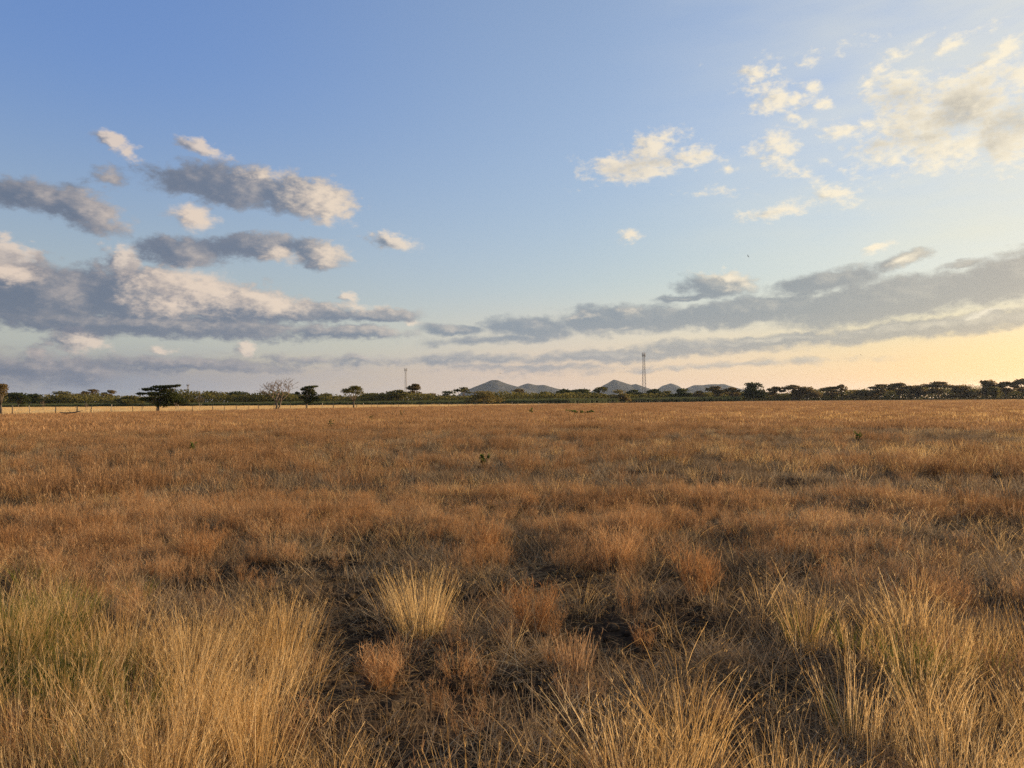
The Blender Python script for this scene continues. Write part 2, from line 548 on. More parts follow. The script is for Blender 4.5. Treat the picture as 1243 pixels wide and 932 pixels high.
# ------------------------------------------------------------------ grass blades
def blades(base, az, lean, curl, length, width, segs=3, taper=0.8, head=0.0, twist=None):
    """ribbons that start at base, lean by `lean` from upright and bend on by `curl`; returns verts, faces"""
    n = len(base)
    t = np.linspace(0, 1, segs + 1)
    th = lean[:, None] + curl[:, None] * t[None, :]
    dt = 1.0 / segs
    sx = np.concatenate([np.zeros((n, 1)), np.cumsum(np.sin((th[:, 1:] + th[:, :-1]) / 2) * dt, 1)], 1) * length[:, None]
    sz = np.concatenate([np.zeros((n, 1)), np.cumsum(np.cos((th[:, 1:] + th[:, :-1]) / 2) * dt, 1)], 1) * length[:, None]
    c, s = np.cos(az)[:, None], np.sin(az)[:, None]
    ctr = np.stack([base[:, 0:1] + sx * c, base[:, 1:2] + sx * s, base[:, 2:3] + sz], -1)
    w = width[:, None] * (1 - taper * t[None, :] ** 1.5)
    if head:
        w = w + width[:, None] * head * np.exp(-((t[None, :] - 0.85) / 0.12) ** 2)
    sa = az + math.pi / 2 if twist is None else twist
    side = np.stack([np.cos(sa), np.sin(sa), np.zeros(n)], -1)[:, None, :] * (w / 2)[:, :, None]
    L, Rr = ctr - side, ctr + side
    V = np.empty((n, segs * 2 + 1, 3))
    V[:, 0:2 * segs:2] = L[:, :segs]
    V[:, 1:2 * segs:2] = Rr[:, :segs]
    V[:, 2 * segs] = ctr[:, segs]
    off = np.arange(n) * (2 * segs + 1)
    F = []
    for k in range(segs - 1):
        a = off + 2 * k
        F += list(zip(a, a + 1, a + 3, a + 2))
    a = off + 2 * (segs - 1)
    F += list(zip(a, a + 1, a + 2))
    return V.reshape(-1, 3), F, 2 * segs + 1


def tuft_mesh(name, mat, n, rad, h, w, lean, curl, segs=3, taper=0.8, head=0.0, seed=0, hvar=0.35, outward=True, sunk=0.02):
    r = np.random.default_rng(seed)
    rr, aa = rad * np.sqrt(r.random(n)), r.random(n) * 2 * math.pi
    base = np.stack([rr * np.cos(aa), rr * np.sin(aa), np.full(n, -sunk)], -1)
    az = aa + r.normal(0, 0.5, n) if outward else r.random(n) * 2 * math.pi
    le = lean[0] + (lean[1] - lean[0]) * (0.4 * rr / max(rad, 1e-6) + 0.6 * r.random(n)) if outward else r.uniform(lean[0], lean[1], n)
    cu = r.uniform(curl[0], curl[1], n)
    ln = h * (1 - hvar * r.random(n) ** 1.2)
    wd = w * r.uniform(0.7, 1.3, n)
    V, F, per = blades(base, az, le, cu, ln, wd, segs, taper, head, twist=r.random(n) * 2 * math.pi)
    return mesh_of(name, V, F, mat, np.repeat(np.clip(r.normal(0.5, 0.22, n), 0, 1), per))


def panicle_mesh(name, mat, n, rad, h, w, lean, curl, seed, hvar=0.4, broken=0.10, spikes=6):
    """tuft of dry stalks with feathery seed heads; some stalks are snapped and hang over"""
    r = np.random.default_rng(seed)
    segs = 6
    rr, aa = rad * np.sqrt(r.random(n)), r.random(n) * 2 * math.pi
    base = np.stack([rr * np.cos(aa), rr * np.sin(aa), np.full(n, -0.02)], -1)
    az = aa + r.normal(0, 0.5, n)
    le = lean[0] + (lean[1] - lean[0]) * (0.4 * rr / rad + 0.6 * r.random(n))
    cu = r.uniform(curl[0], curl[1], n)
    ln = h * (1 - hvar * r.random(n) ** 1.2)
    wd = w * r.uniform(0.6, 1.5, n)
    t = np.linspace(0, 1, segs + 1)
    th = le[:, None] + cu[:, None] * t[None, :] ** 1.5 + r.normal(0, 0.05, (n, segs + 1))
    snap = r.random(n) < broken
    at = r.uniform(0.35, 0.8, n)
    th = th + np.where(snap[:, None] & (t[None, :] > at[:, None]), r.uniform(0.9, 2.0, n)[:, None], 0)
    dt = 1.0 / segs
    sx = np.concatenate([np.zeros((n, 1)), np.cumsum(np.sin(th[:, 1:]) * dt, 1)], 1) * ln[:, None]
    sz = np.concatenate([np.zeros((n, 1)), np.cumsum(np.cos(th[:, 1:]) * dt, 1)], 1) * ln[:, None]
    ctr = np.stack([base[:, 0:1] + sx * np.cos(az)[:, None], base[:, 1:2] + sx * np.sin(az)[:, None], np.maximum(base[:, 2:3] + sz, 0.01)], -1)
    ww = wd[:, None] * (1 - 0.7 * t[None, :])
    sa = r.random(n) * 6.28
    side = np.stack([np.cos(sa), np.sin(sa), np.zeros(n)], -1)[:, None, :] * (ww / 2)[:, :, None]
    V = np.stack([ctr - side, ctr + side], 2).reshape(n, -1, 3)
    off = np.arange(n) * 2 * (segs + 1)
    F = []
    for k in range(segs):
        a = off + 2 * k
        F += list(zip(a, a + 1, a + 3, a + 2))
    V = V.reshape(-1, 3)
    tint = np.repeat(np.clip(r.normal(0.5, 0.24, n), 0, 1), 2 * (segs + 1))
    # seed heads: short husks set along the last quarter of about half the stalks
    own = np.repeat(np.nonzero((r.random(n) < 0.32) & ~snap)[0], spikes)
    q = r.uniform(0.74, 1.0, len(own)) * segs
    lo = np.minimum(q.astype(int), segs - 1)
    pb = ctr[own, lo] + (ctr[own, lo + 1] - ctr[own, lo]) * (q - lo)[:, None]
    V2, F2, p2 = blades(pb, az[own] + r.normal(0, 1.2, len(own)), r.uniform(0.2, 0.8, len(own)), np.zeros(len(own)), r.uniform(0.014, 0.034, len(own)), np.full(len(own), w * 0.8), 1, 0.9,
                        twist=r.random(len(own)) * 6.28)
    o = len(V)
    F += [tuple(i + o for i in f) for f in F2]
    return mesh_of(name, np.concatenate([V, V2]), F, mat, np.concatenate([tint, np.repeat(np.clip(r.normal(0.68, 0.2, len(own)), 0, 1), p2)]))


def weed_mesh(name, mat, n_stem, n_twig, h, spread, w, seed):
    """fine bushy dry weed: wiry stems, each with short side twigs all the way up"""
    r = np.random.default_rng(seed)
    az = r.random(n_stem) * 2 * math.pi
    base = np.stack([0.4 * spread * np.sqrt(r.random(n_stem)) * np.cos(az), 0.4 * spread * np.sqrt(r.random(n_stem)) * np.sin(az), np.full(n_stem, -0.02)], -1)
    le, cu = r.uniform(0.05, 0.5, n_stem), r.uniform(-0.2, 0.5, n_stem)
    ln = h * r.uniform(0.65, 1.05, n_stem)
    V1, F1, p1 = blades(base, az, le, cu, ln, np.full(n_stem, w), 3, 0.7, twist=r.random(n_stem) * 6.28)
    k = r.integers(0, n_stem, n_twig)
    t = r.uniform(0.25, 1.0, n_twig)
    th = le[k] + cu[k] * t * 0.5
    tb = base[k] + np.stack([np.sin(th) * np.cos(az[k]), np.sin(th) * np.sin(az[k]), np.cos(th)], -1) * (ln[k] * t)[:, None]
    V2, F2, p2 = blades(tb, r.random(n_twig) * 6.28, r.uniform(0.2, 1.3, n_twig), r.uniform(-0.8, 0.8, n_twig),
                        h * r.uniform(0.10, 0.28, n_twig), np.full(n_twig, w * 0.9), 2, 0.3, twist=r.random(n_twig) * 6.28)
    V = np.concatenate([V1, V2])
    o = len(V1)
    F = F1 + [tuple(i + o for i in f) for f in F2]
    tint = np.concatenate([np.repeat(np.clip(r.normal(0.35, 0.2, n_stem), 0, 1), p1), np.repeat(np.clip(r.normal(0.58, 0.22, n_twig), 0, 1), p2)])
    return mesh_of(name, V, F, mat, tint)


def source(name, meshes):
    c = bpy.data.collections.new(name)
    for k, m in enumerate(meshes):
        o = bpy.data.objects.new('%s_%02d' % (name, k), m)
        c.objects.link(o)
    return c, len(meshes)


def scatter(name, label, cat, coll, x, y, scale, lean_az=None, lean=None, seed=0, zoff=0.0):
    """one mass of plants: geometry nodes set a tuft on every point of a point cloud mesh"""
    c, n_src = coll
    r = np.random.default_rng(seed)
    n = len(x)
    m = bpy.data.meshes.new(name)
    m.vertices.add(n)
    co = np.stack([x, y, ground_z(x, y) + zoff], -1)
    m.vertices.foreach_set('co', co.astype(np.float32).ravel())
    lean_az = r.random(n) * 6.28 if lean_az is None else lean_az
    lean = np.abs(r.normal(0, 0.08, n)) if lean is None else lean
    rot = np.empty((n, 3))
    for i in range(n):
        q = Matrix.Rotation(lean[i], 3, Vector((-math.sin(lean_az[i]), math.cos(lean_az[i]), 0))) @ Matrix.Rotation(r.random() * 6.28, 3, 'Z')
        rot[i] = q.to_euler()
    a = m.attributes.new('rot', 'FLOAT_VECTOR', 'POINT')
    a.data.foreach_set('vector', rot.astype(np.float32).ravel())
    a = m.attributes.new('size', 'FLOAT', 'POINT')
    a.data.foreach_set('value', np.asarray(scale, np.float32))
    a = m.attributes.new('pick', 'INT', 'POINT')
    a.data.foreach_set('value', r.integers(0, n_src, n).astype(np.int32))
    o = put(name, m, label=label, cat=cat, kind='stuff')
    t = bpy.data.node_groups.new(name, 'GeometryNodeTree')
    t.interface.new_socket('Geometry', in_out='INPUT', socket_type='NodeSocketGeometry')
    t.interface.new_socket('Geometry', in_out='OUTPUT', socket_type='NodeSocketGeometry')
    gg = Graph(t)
    gi, go = gg.node('NodeGroupInput'), gg.node('NodeGroupOutput')
    ci = gg.node('GeometryNodeCollectionInfo')
    ci.inputs['Collection'].default_value = c
    ci.inputs['Separate Children'].default_value = True
    ci.inputs['Reset Children'].default_value = True

    def att(nm, ty):
        k = gg.node('GeometryNodeInputNamedAttribute', data_type=ty)
        k.inputs['Name'].default_value = nm
        return k.outputs[0]
    ip = gg.node('GeometryNodeInstanceOnPoints')
    t.links.new(gi.outputs[0], ip.inputs['Points'])
    t.links.new(ci.outputs[0], ip.inputs['Instance'])
    ip.inputs['Pick Instance'].default_value = True
    t.links.new(att('pick', 'INT'), ip.inputs['Instance Index'])
    e2r = gg.node('FunctionNodeEulerToRotation')
    t.links.new(att('rot', 'FLOAT_VECTOR'), e2r.inputs[0])
    t.links.new(e2r.outputs[0], ip.inputs['Rotation'])
    t.links.new(att('size', 'FLOAT'), ip.inputs['Scale'])
    t.links.new(ip.outputs[0], go.inputs[0])
    md = o.modifiers.new('scatter', 'NODES')
    md.node_group = t
    return o


def bumps(px, py, spots):
    v = np.zeros_like(px)
    for (cx, cy_, rx, ry, w) in spots:
        v = np.maximum(v, w * np.exp(-(((px - cx) / rx) ** 2 + ((py - cy_) / ry) ** 2)))
    return v


# where the tall straw, the rusty weeds, the green blades and the bare dark gaps lie (spots on the ground, read off the photograph)
STRAW = [(180, 860, 190, 95, 1), (320, 775, 90, 40, .85), (50, 770, 90, 55, .6), (400, 920, 60, 45, .7), (20, 700, 60, 30, .35),
         (820, 905, 110, 45, 1), (1000, 925, 150, 55, 1), (1190, 920, 120, 70, .95), (900, 800, 60, 30, .25), (1080, 785, 90, 45, .62), (1210, 760, 70, 45, .5), (1100, 850, 90, 30, .45), (1200, 840, 60, 40, .5),
         (985, 760, 36, 40, .45), (1080, 690, 50, 24, .15), (540, 950, 80, 20, .45), (690, 945, 60, 26, .5)]
RUSTY = [(90, 665, 150, 50, 1), (240, 640, 90, 30, .8), (590, 640, 34, 40, 1), (745, 640, 80, 50, .9), (845, 690, 50, 34, .8), (480, 800, 40, 24, .7), (640, 740, 50, 30, .7),
         (700, 820, 40, 30, .6), (850, 840, 70, 30, .6), (400, 620, 90, 30, .6), (780, 730, 50, 24, .6), (1150, 700, 70, 30, .6), (900, 640, 100, 30, .5), (560, 800, 40, 24, .6), (1020, 640, 90, 30, .5)]
GAPS = [(260, 705, 70, 20, 1), (400, 715, 65, 28, 1), (330, 690, 60, 14, .7), (450, 690, 60, 16, .8), (470, 830, 80, 45, 1), (570, 875, 100, 45, 1), (640, 850, 70, 45, .9), (740, 785, 110, 28, 1), (850, 715, 70, 22, 1), (690, 705, 70, 26, 1), (560, 720, 30, 20, .7),
        (800, 765, 70, 30, .9), (430, 790, 60, 34, 1), (950, 830, 70, 40, .6), (620, 690, 40, 18, .7), (890, 870, 60, 50, .5), (60, 590, 60, 12, .8), (190, 600, 50, 12, .8), (870, 640, 70, 14, .8), (640, 655, 40, 10, .6), (960, 700, 60, 16, .7), (400, 655, 60, 10, .6), (130, 610, 60, 8, .5), (700, 620, 80, 8, .5), (380, 870, 50, 40, .5), (560, 780, 50, 14, .6)]
GREEN = [(40, 800, 75, 50, .8), (130, 850, 40, 60, .5), (1110, 800, 70, 30, .4), (660, 820, 22, 10, .15), (530, 765, 16, 6, .3)]


def sector(n, r0, r1, half, seed, power=2.0):
    r = np.random.default_rng(seed)
    u = r.random(n)
    d = (r0 ** power + (r1 ** power - r0 ** power) * u) ** (1 / power)
    a = r.uniform(-half, half, n)
    return d * np.sin(a), d * np.cos(a), r


# --- close by: tall straw, rusty weeds, matted dead grass, a little green
straw_src = source('straw_tuft_source', [panicle_mesh('straw_tuft', M_STRAW, 52 + 6 * k, 0.10 + 0.012 * k, 0.41 + 0.03 * k, 0.0030, (0.01, 0.20 + 0.04 * k), (0.0, 0.25 + 0.12 * k), 100 + k) for k in range(6)])
wisp_src = source('straw_wisp_source', [panicle_mesh('straw_wisp', M_STRAW, 14, 0.10, 0.42, 0.0027, (0.05, 0.6), (0.1, 1.3), 130 + k, 0.5, 0.3) for k in range(5)])
weed_src = source('rust_weed_source', [weed_mesh('rust_weed', M_BUSH if k > 3 else M_RUST, 30, 300, 0.34, 0.20, 0.0027, 200 + k) for k in range(6)])
dead_src = source('dead_grass_source', [tuft_mesh('dead_grass', M_DEAD, 70, 0.22, 0.30, 0.0042, (0.5, 1.45), (-0.2, 1.1), 4, 0.5, 0, 300 + k, outward=False) for k in range(5)])
stub_src = source('stubble_source', [tuft_mesh('stubble', M_DEAD, 40, 0.16, 0.17, 0.0042, (0.05, 0.7), (-0.2, 0.5), 2, 0.5, 0, 340 + k, outward=False) for k in range(4)])
green_src = source('green_tuft_source', [tuft_mesh('green_tuft', M_GREEN, 46, 0.08, 0.36, 0.0045, (0.02, 0.5), (0.1, 0.7), 3, 0.8, 0, 380 + k) for k in range(3)])

HALF = R(46)
NEAR = 13.0


def field_lean(x, y, r):
    az = (N3(x, y, 0.35, 2) - 0.5) * 5.0 + 0.4
    return az + r.normal(0, 0.35, len(x)), np.abs(r.normal(0.10, 0.08, len(x)))


x, y, r = sector(6800, 1.6, NEAR, HALF, 1)
px, py = to_pixel(x, y, 0.28)
p = bumps(px, py, STRAW) * (0.55 + 0.9 * N2(x, y, 1.6, 2)) - 1.1 * bumps(px, py, GAPS) * (py < 900) - 0.45 * bumps(px, py, GREEN[:1])
p = np.where(py > 985, np.maximum(p, 0.45), p)
k = r.random(len(x)) < np.clip(p * 1.15 - 0.08, 0, 1)
x, y = x[k], y[k]
la, ll = field_lean(x, y, r)
scatter('straw_grass', 'tall pale golden straw standing in thick stands across the near field', 'grass', straw_src, x, y, r.uniform(0.60, 1.05, len(x)) * np.interp(px[k], [600, 900], [1.0, 0.84]), la, ll, 11)

x, y, r = sector(3600, 1.6, NEAR, HALF, 2)
px, py = to_pixel(x, y)
p = 0.16 + 0.5 * N1(x, y, 0.9, 2) - 0.75 * bumps(px, py, GAPS) + 0.2 * bumps(px, py, STRAW)
k = r.random(len(x)) < np.clip(p, 0.02, 1)
x, y = x[k], y[k]
la, ll = field_lean(x, y, r)
scatter('loose_straw', 'thin scattered bent straw stalks between the tufts of the near field', 'grass', wisp_src, x, y, r.uniform(0.5, 1.05, len(x)), la, ll, 12)

x, y, r = sector(6500, 1.6, NEAR, HALF, 3)
px, py = to_pixel(x, y, 0.15)
p = -0.02 + 1.6 * (N4(x, y, 0.9, 3) - 0.40) + bumps(px, py, RUSTY) - 0.9 * bumps(px, py, GAPS) - 0.5 * bumps(px, py, STRAW) + 0.25 * (py < 640)
k = r.random(len(x)) < np.clip(p, 0.02, 0.95)
x, y = x[k], y[k]
scatter('rust_weeds', 'fine rust coloured dry weeds filling the field in front', 'weeds', weed_src, x, y, r.uniform(0.6, 1.0, len(x)) * (0.45 + 0.95 * N2(x, y, 0.7, 3)), seed=13)

x, y, r = sector(5200, 1.5, NEAR, HALF, 4)
px, py = to_pixel(x, y)
p = 0.60 - 0.85 * bumps(px, py, GAPS) + 1.2 * (N1(x, y, 1.2, 3) - 0.5)
k = r.random(len(x)) < np.clip(p, 0.04, 1)
x, y = x[k], y[k]
scatter('matted_dead_grass', 'grey brown dead grass lying matted over the dark soil', 'grass', dead_src, x, y, r.uniform(0.6, 1.2, len(x)), lean=np.zeros(len(x)), seed=14)

x, y, r = sector(4200, 1.5, NEAR, HALF, 5)
px, py = to_pixel(x, y)
k = r.random(len(x)) < np.clip(0.7 - 0.75 * bumps(px, py, GAPS) + 0.8 * (N2(x, y, 1.1, 3) - 0.5), 0.05, 1)
x, y = x[k], y[k]
scatter('dry_stubble', 'short grey brown stubble between the taller grass', 'grass', stub_src, x, y, r.uniform(0.6, 1.4, len(x)), seed=15)

x, y, r = sector(5200, 1.6, 9.0, HALF, 6)
px, py = to_pixel(x, y, 0.15)
k = r.random(len(x)) < bumps(px, py, GREEN) * 0.9
x, y = x[k], y[k]
scatter('green_grass', 'olive green grass still growing among the straw', 'grass', green_src, x, y, r.uniform(0.7, 1.15, len(x)), seed=16)

# fallen straw and husks on the bare soil
litter_src = source('litter_source', [tuft_mesh('litter', M_DEAD if k else M_STRAW, 34, 0.30, 0.13, 0.0036, (1.35, 1.62), (-0.15, 0.15), 2, 0.3, 0, 640 + k, outward=False, sunk=-0.006) for k in range(4)])
x, y, r = sector(5200, 1.5, 10.5, HALF, 9)
px, py = to_pixel(x, y)
k = r.random(len(x)) < 1 - 0.75 * bumps(px, py, GAPS)
x, y = x[k], y[k]
scatter('fallen_straw', 'bits of broken straw lying flat on the dark soil', 'straw litter', litter_src, x, y, r.uniform(0.6, 1.3, len(x)), lean=np.zeros(len(x)), seed=17, zoff=0.004)

# clods of dark earth in the gaps
def clod_mesh(name, seed):
    bm = bmesh.new()
    bmesh.ops.create_icosphere(bm, subdivisions=2, radius=1.0)
    r = np.random.default_rng(seed)
    nn = ValueNoise(seed)
    for v in bm.verts:
        k = 0.62 + 0.75 * float(nn(v.co.x * 1.7 + 9 + v.co.z, v.co.y * 1.7 + 9 - v.co.z, 1.0, 2))
        v.co = Vector((v.co.x * k * 1.25, v.co.y * k, v.co.z * k * 0.62))
    m = bpy.data.meshes.new(name)
    bm.to_mesh(m)
    bm.free()
    m.materials.append(m_soil)
    return m


clod_src = source('clod_source', [clod_mesh('clod', 660 + k) for k in range(4)])
x, y, r = sector(9000, 1.5, 12.0, HALF, 10)
px, py = to_pixel(x, y)
k = r.random(len(x)) < np.clip(0.12 + bumps(px, py, GAPS), 0, 0.9)
x, y = x[k], y[k]
scatter('soil_clods', 'small clods of dark dry earth lying in the gaps of the grass', 'soil', clod_src, x, y, 0.012 + 0.05 * r.random(len(x)) ** 2.5, seed=18, zoff=0.004)

# --- middle of the field: the same plants with coarser blades
mid_weed = source('mid_weed_source', [weed_mesh('mid_weed', M_RUST, 38, 70, 0.44, 0.30, 0.0065, 400 + k) for k in range(4)])
mid_straw = source('mid_straw_source', [panicle_mesh('mid_straw', M_STRAW, 20, 0.20, 0.42, 0.0050, (0.05, 0.5), (0.0, 0.9), 420 + k, 0.5, 0.2, 4) for k in range(4)])
mid_dead = source('mid_dead_source', [tuft_mesh('mid_dead', M_DEAD, 60, 0.34, 0.34, 0.010, (0.2, 1.3), (-0.2, 0.9), 3, 0.6, 0, 440 + k, outward=False) for k in range(4)])

x, y, r = sector(26000, 11.0, 46.0, HALF, 7, 1.6)
sel = r.random(len(x))
n_r, n_s = N4(x, y, 0.22, 4), N3(x, y, 0.16, 4)
pr = np.clip((n_r - 0.30) * 2.4, 0.08, 0.9) * 0.62
ps = np.clip((n_s - 0.50) * 0.9 + 0.07, 0.05, 0.25) * np.interp(x / np.maximum(y, 1), [-0.6, 0.1, 0.35, 0.6], [0.7, 0.7, 1.2, 1.7])  # more straw to the right: real straw, plus a pale tone for veiling glare
gap = np.clip((N1(x, y, 0.30, 3) - 0.54) * 6, 0, 0.93)
kr = sel < pr * (1 - gap)
ks = (~kr) & (sel < pr + ps) & (r.random(len(x)) > gap)
kd = ~(kr | ks) & (r.random(len(x)) < 0.55)
scatter('field_weeds', 'rusty dry weeds over the middle of the field', 'weeds', mid_weed, x[kr], y[kr], r.uniform(0.6, 1.05, kr.sum()) * (0.40 + 1.05 * N2(x, y, 0.5, 3))[kr], seed=21)
scatter('field_straw', 'pale straw tufts dotted over the middle of the field', 'grass', mid_straw, x[ks], y[ks], r.uniform(0.6, 1.05, ks.sum()) * (0.55 + 0.8 * N1(x, y, 0.5, 3))[ks], seed=22)
scatter('field_dead_grass', 'dull brown dead grass over the middle of the field', 'grass', mid_dead, x[kd], y[kd], r.uniform(0.5, 0.9, kd.sum()), seed=23)

# --- far part of the field, out to the fence and the tree line
far_weed = source('far_weed_source', [tuft_mesh('far_weed', M_RUST, 60, 0.9, 0.42, 0.030, (0.05, 0.7), (-0.2, 0.6), 2, 0.7, 0, 460 + k, outward=False) for k in range(4)])
far_dry = source('far_dry_source', [tuft_mesh('far_dry', M_STRAW, 40, 0.9, 0.40, 0.026, (0.05, 0.7), (-0.2, 0.6), 2, 0.7, 0, 480 + k, outward=False) for k in range(3)])
x, y, r = sector(42000, 42.0, 520.0, HALF, 8, 0.9)
inside = (y < fence_y(x) - 13.0) & (y < 470)
x, y = x[inside], y[inside]
d = np.hypot(x, y)
ks = r.random(len(x)) < np.clip((N3(x, y, 0.05, 4) - 0.48) * 0.8 + 0.08 + np.interp(x / np.maximum(y, 1), [0.1, 0.6], [0, 0.22]), 0.03, 0.45)  # extra pale straw towards the right partly stands in for lens glare
sz = np.clip(0.75 + d / 260.0, 0.8, 1.5)
scatter('distant_weeds', 'rusty brown weeds over the far part of the field', 'weeds', far_weed, x[~ks], y[~ks], (sz * r.uniform(0.6, 1.1, len(x)))[~ks], seed=31)
scatter('distant_straw', 'paler dry grass streaks over the far part of the field', 'grass', far_dry, x[ks], y[ks], (sz * r.uniform(0.5, 1.05, len(x)))[ks], seed=32)
# mown pale grass beyond the fence
pale_src = source('pale_grass_source', [tuft_mesh('pale_grass', M_PALE, 50, 1.1, 0.35, 0.035, (0.05, 0.7), (-0.2, 0.6), 2, 0.6, 0, 500 + k, outward=False) for k in range(3)])
r = np.random.default_rng(33)
x = r.uniform(-330, 55, 16000)
y = r.uniform(60, 335, 16000)
k = (y > fence_y(x) - 12.5) & (x > -0.95 * y)
scatter('pale_grass', 'pale straw coloured cut grass beyond the wooden fence', 'grass', pale_src, x[k], y[k], r.uniform(0.4, 1.1, k.sum()), seed=33)


# ------------------------------------------------------------------ materials of the background
def leaf_mat(name, stops, trans=0.42):
    m, g = new_mat(name)
    att = g.node('ShaderNodeAttribute', attribute_name='tint').outputs['Fac']
    rnd = g.node('ShaderNodeObjectInfo').outputs['Random']
    f = g.math('MULTIPLY_ADD', g.math('SUBTRACT', rnd, 0.5), 0.25, att, clamp=True)
    col = g.ramp(f, stops)
    d, t, mx = g.node('ShaderNodeBsdfDiffuse'), g.node('ShaderNodeBsdfTranslucent'), g.node('ShaderNodeMixShader')
    g.put(d.inputs[0], col)
    g.put(t.inputs[0], col)
    g.put(mx.inputs[0], trans)
    g.put(mx.inputs[1], d.outputs[0])
    g.put(mx.inputs[2], t.outputs[0])
    finish(g, mx.outputs[0])
    return m


LEAF = {
    'dark': leaf_mat('foliage_dark', [(0, (0.024, 0.033, 0.012)), (0.5, (0.053, 0.062, 0.022)), (1, (0.106, 0.110, 0.036))]),
    'olive': leaf_mat('foliage_olive', [(0, (0.046, 0.045, 0.014)), (0.5, (0.106, 0.098, 0.029)), (1, (0.185, 0.156, 0.050))]),
    'pale': leaf_mat('foliage_pale', [(0, (0.092, 0.075, 0.026)), (0.5, (0.172, 0.140, 0.050)), (1, (0.264, 0.206, 0.084))]),
    'brown': leaf_mat('foliage_brown', [(0, (0.073, 0.055, 0.024)), (0.5, (0.139, 0.103, 0.043)), (1, (0.224, 0.163, 0.070))]),  # real brown crowns; on the right-hand trees sun glare put into leaf colour
}
M_CANE = leaf_mat('cane_leaf', [(0, (0.045, 0.055, 0.026)), (0.5, (0.090, 0.105, 0.046)), (1, (0.18, 0.185, 0.09))], 0.35)


def plain_mat(name, a, b, scale, rough=0.9):
    m, g = new_mat(name)
    pos = g.node('ShaderNodeNewGeometry').outputs['Position']
    col = g.ramp(g.noise(pos, scale, 4.0, 0.6), [(0.35, a), (0.65, b)])
    p = g.node('ShaderNodeBsdfPrincipled')
    g.put(p.inputs['Base Color'], col)
    g.put(p.inputs['Roughness'], rough)
    finish(g, p.outputs[0])
    return m


M_BARK = plain_mat('bark', (0.055, 0.040, 0.028), (0.13, 0.10, 0.07), 3.0)
M_PALEBARK = plain_mat('pale_bark', (0.24, 0.19, 0.13), (0.38, 0.31, 0.22), 4.0)
M_POST = plain_mat('post_wood', (0.05, 0.036, 0.026), (0.14, 0.105, 0.07), 2.0)
M_STEEL = plain_mat('tower_steel', (0.16, 0.15, 0.15), (0.24, 0.23, 0.23), 0.5, 0.6)
M_WIRE = plain_mat('fence_wire', (0.12, 0.10, 0.09), (0.2, 0.17, 0.14), 8.0, 0.6)
M_BIRD = plain_mat('bird_plumage', (0.02, 0.02, 0.02), (0.05, 0.045, 0.04), 20.0)
M_TWIG = plain_mat('twigs', (0.075, 0.052, 0.038), (0.14, 0.10, 0.07), 3.0)


class Tubes:
    """tapered tubes collected into one mesh"""
    def __init__(self):
        self.v, self.f = [], []

    def add(self, pts, radii, n=6):
        pts = [Vector(p) for p in pts]
        o = len(self.v)
        for i, p in enumerate(pts):
            d = (pts[min(i + 1, len(pts) - 1)] - pts[max(i - 1, 0)]).normalized()
            u = d.cross(Vector((0.31, 0.95, 0.05))).normalized()
            w = d.cross(u)
            for k in range(n):
                a = 2 * math.pi * k / n
                self.v.append(p + (u * math.cos(a) + w * math.sin(a)) * radii[i])
        for i in range(len(pts) - 1):
            for k in range(n):
                a, b = o + i * n + k, o + i * n + (k + 1) % n
                self.f.append((a, b, b + n, a + n))
        self.f.append(tuple(o + k for k in reversed(range(n))))
        self.f.append(tuple(o + (len(pts) - 1) * n + k for k in range(n)))

    def mesh(self, name, mat):
        return mesh_of(name, self.v, self.f, mat, smooth=True)


def leaf_faces(centres, size, r, flat=0.0):
    """small leaf-clump faces, one bent pair of triangles per centre"""
    n = len(centres)
    a = r.normal(0, 1, (n, 3))
    a[:, 2] *= (1 - flat)
    a /= np.linalg.norm(a, axis=1)[:, None]
    b = np.cross(a, r.normal(0, 1, (n, 3)))
    b /= np.linalg.norm(b, axis=1)[:, None]
    s = (size * r.uniform(0.6, 1.3, n))[:, None]
    V = np.empty((n, 4, 3))
    V[:, 0] = centres - a * s
    V[:, 1] = centres - b * s * 0.5
    V[:, 2] = centres + a * s
    V[:, 3] = centres + b * s * 0.5 + np.cross(a, b) * s * 0.3
    o = np.arange(n) * 4
    return V.reshape(-1, 3), list(zip(o, o + 1, o + 2, o + 3))


def crown_mesh(name, lobes, per_lobe, size, mat, r, flat=0.3):
    C, T = [], []
    for (c, rad, dens) in lobes:
        n = max(8, int(per_lobe * dens))
        d = r.normal(0, 1, (n, 3))
        d /= np.linalg.norm(d, axis=1)[:, None]
        rr = r.random(n) ** 0.45 * (1 + 0.12 * r.normal(0, 1, n))
        C.append(np.array(c) + d * rr[:, None] * np.array(rad))
        T.append(np.clip(r.normal(0.5 + r.normal(0, 0.12), 0.2, n), 0, 1))
    C, T = np.concatenate(C), np.concatenate(T)
    V, F = leaf_faces(C, size, r, flat)
    return mesh_of(name, V, F, mat, np.repeat(T, 4))


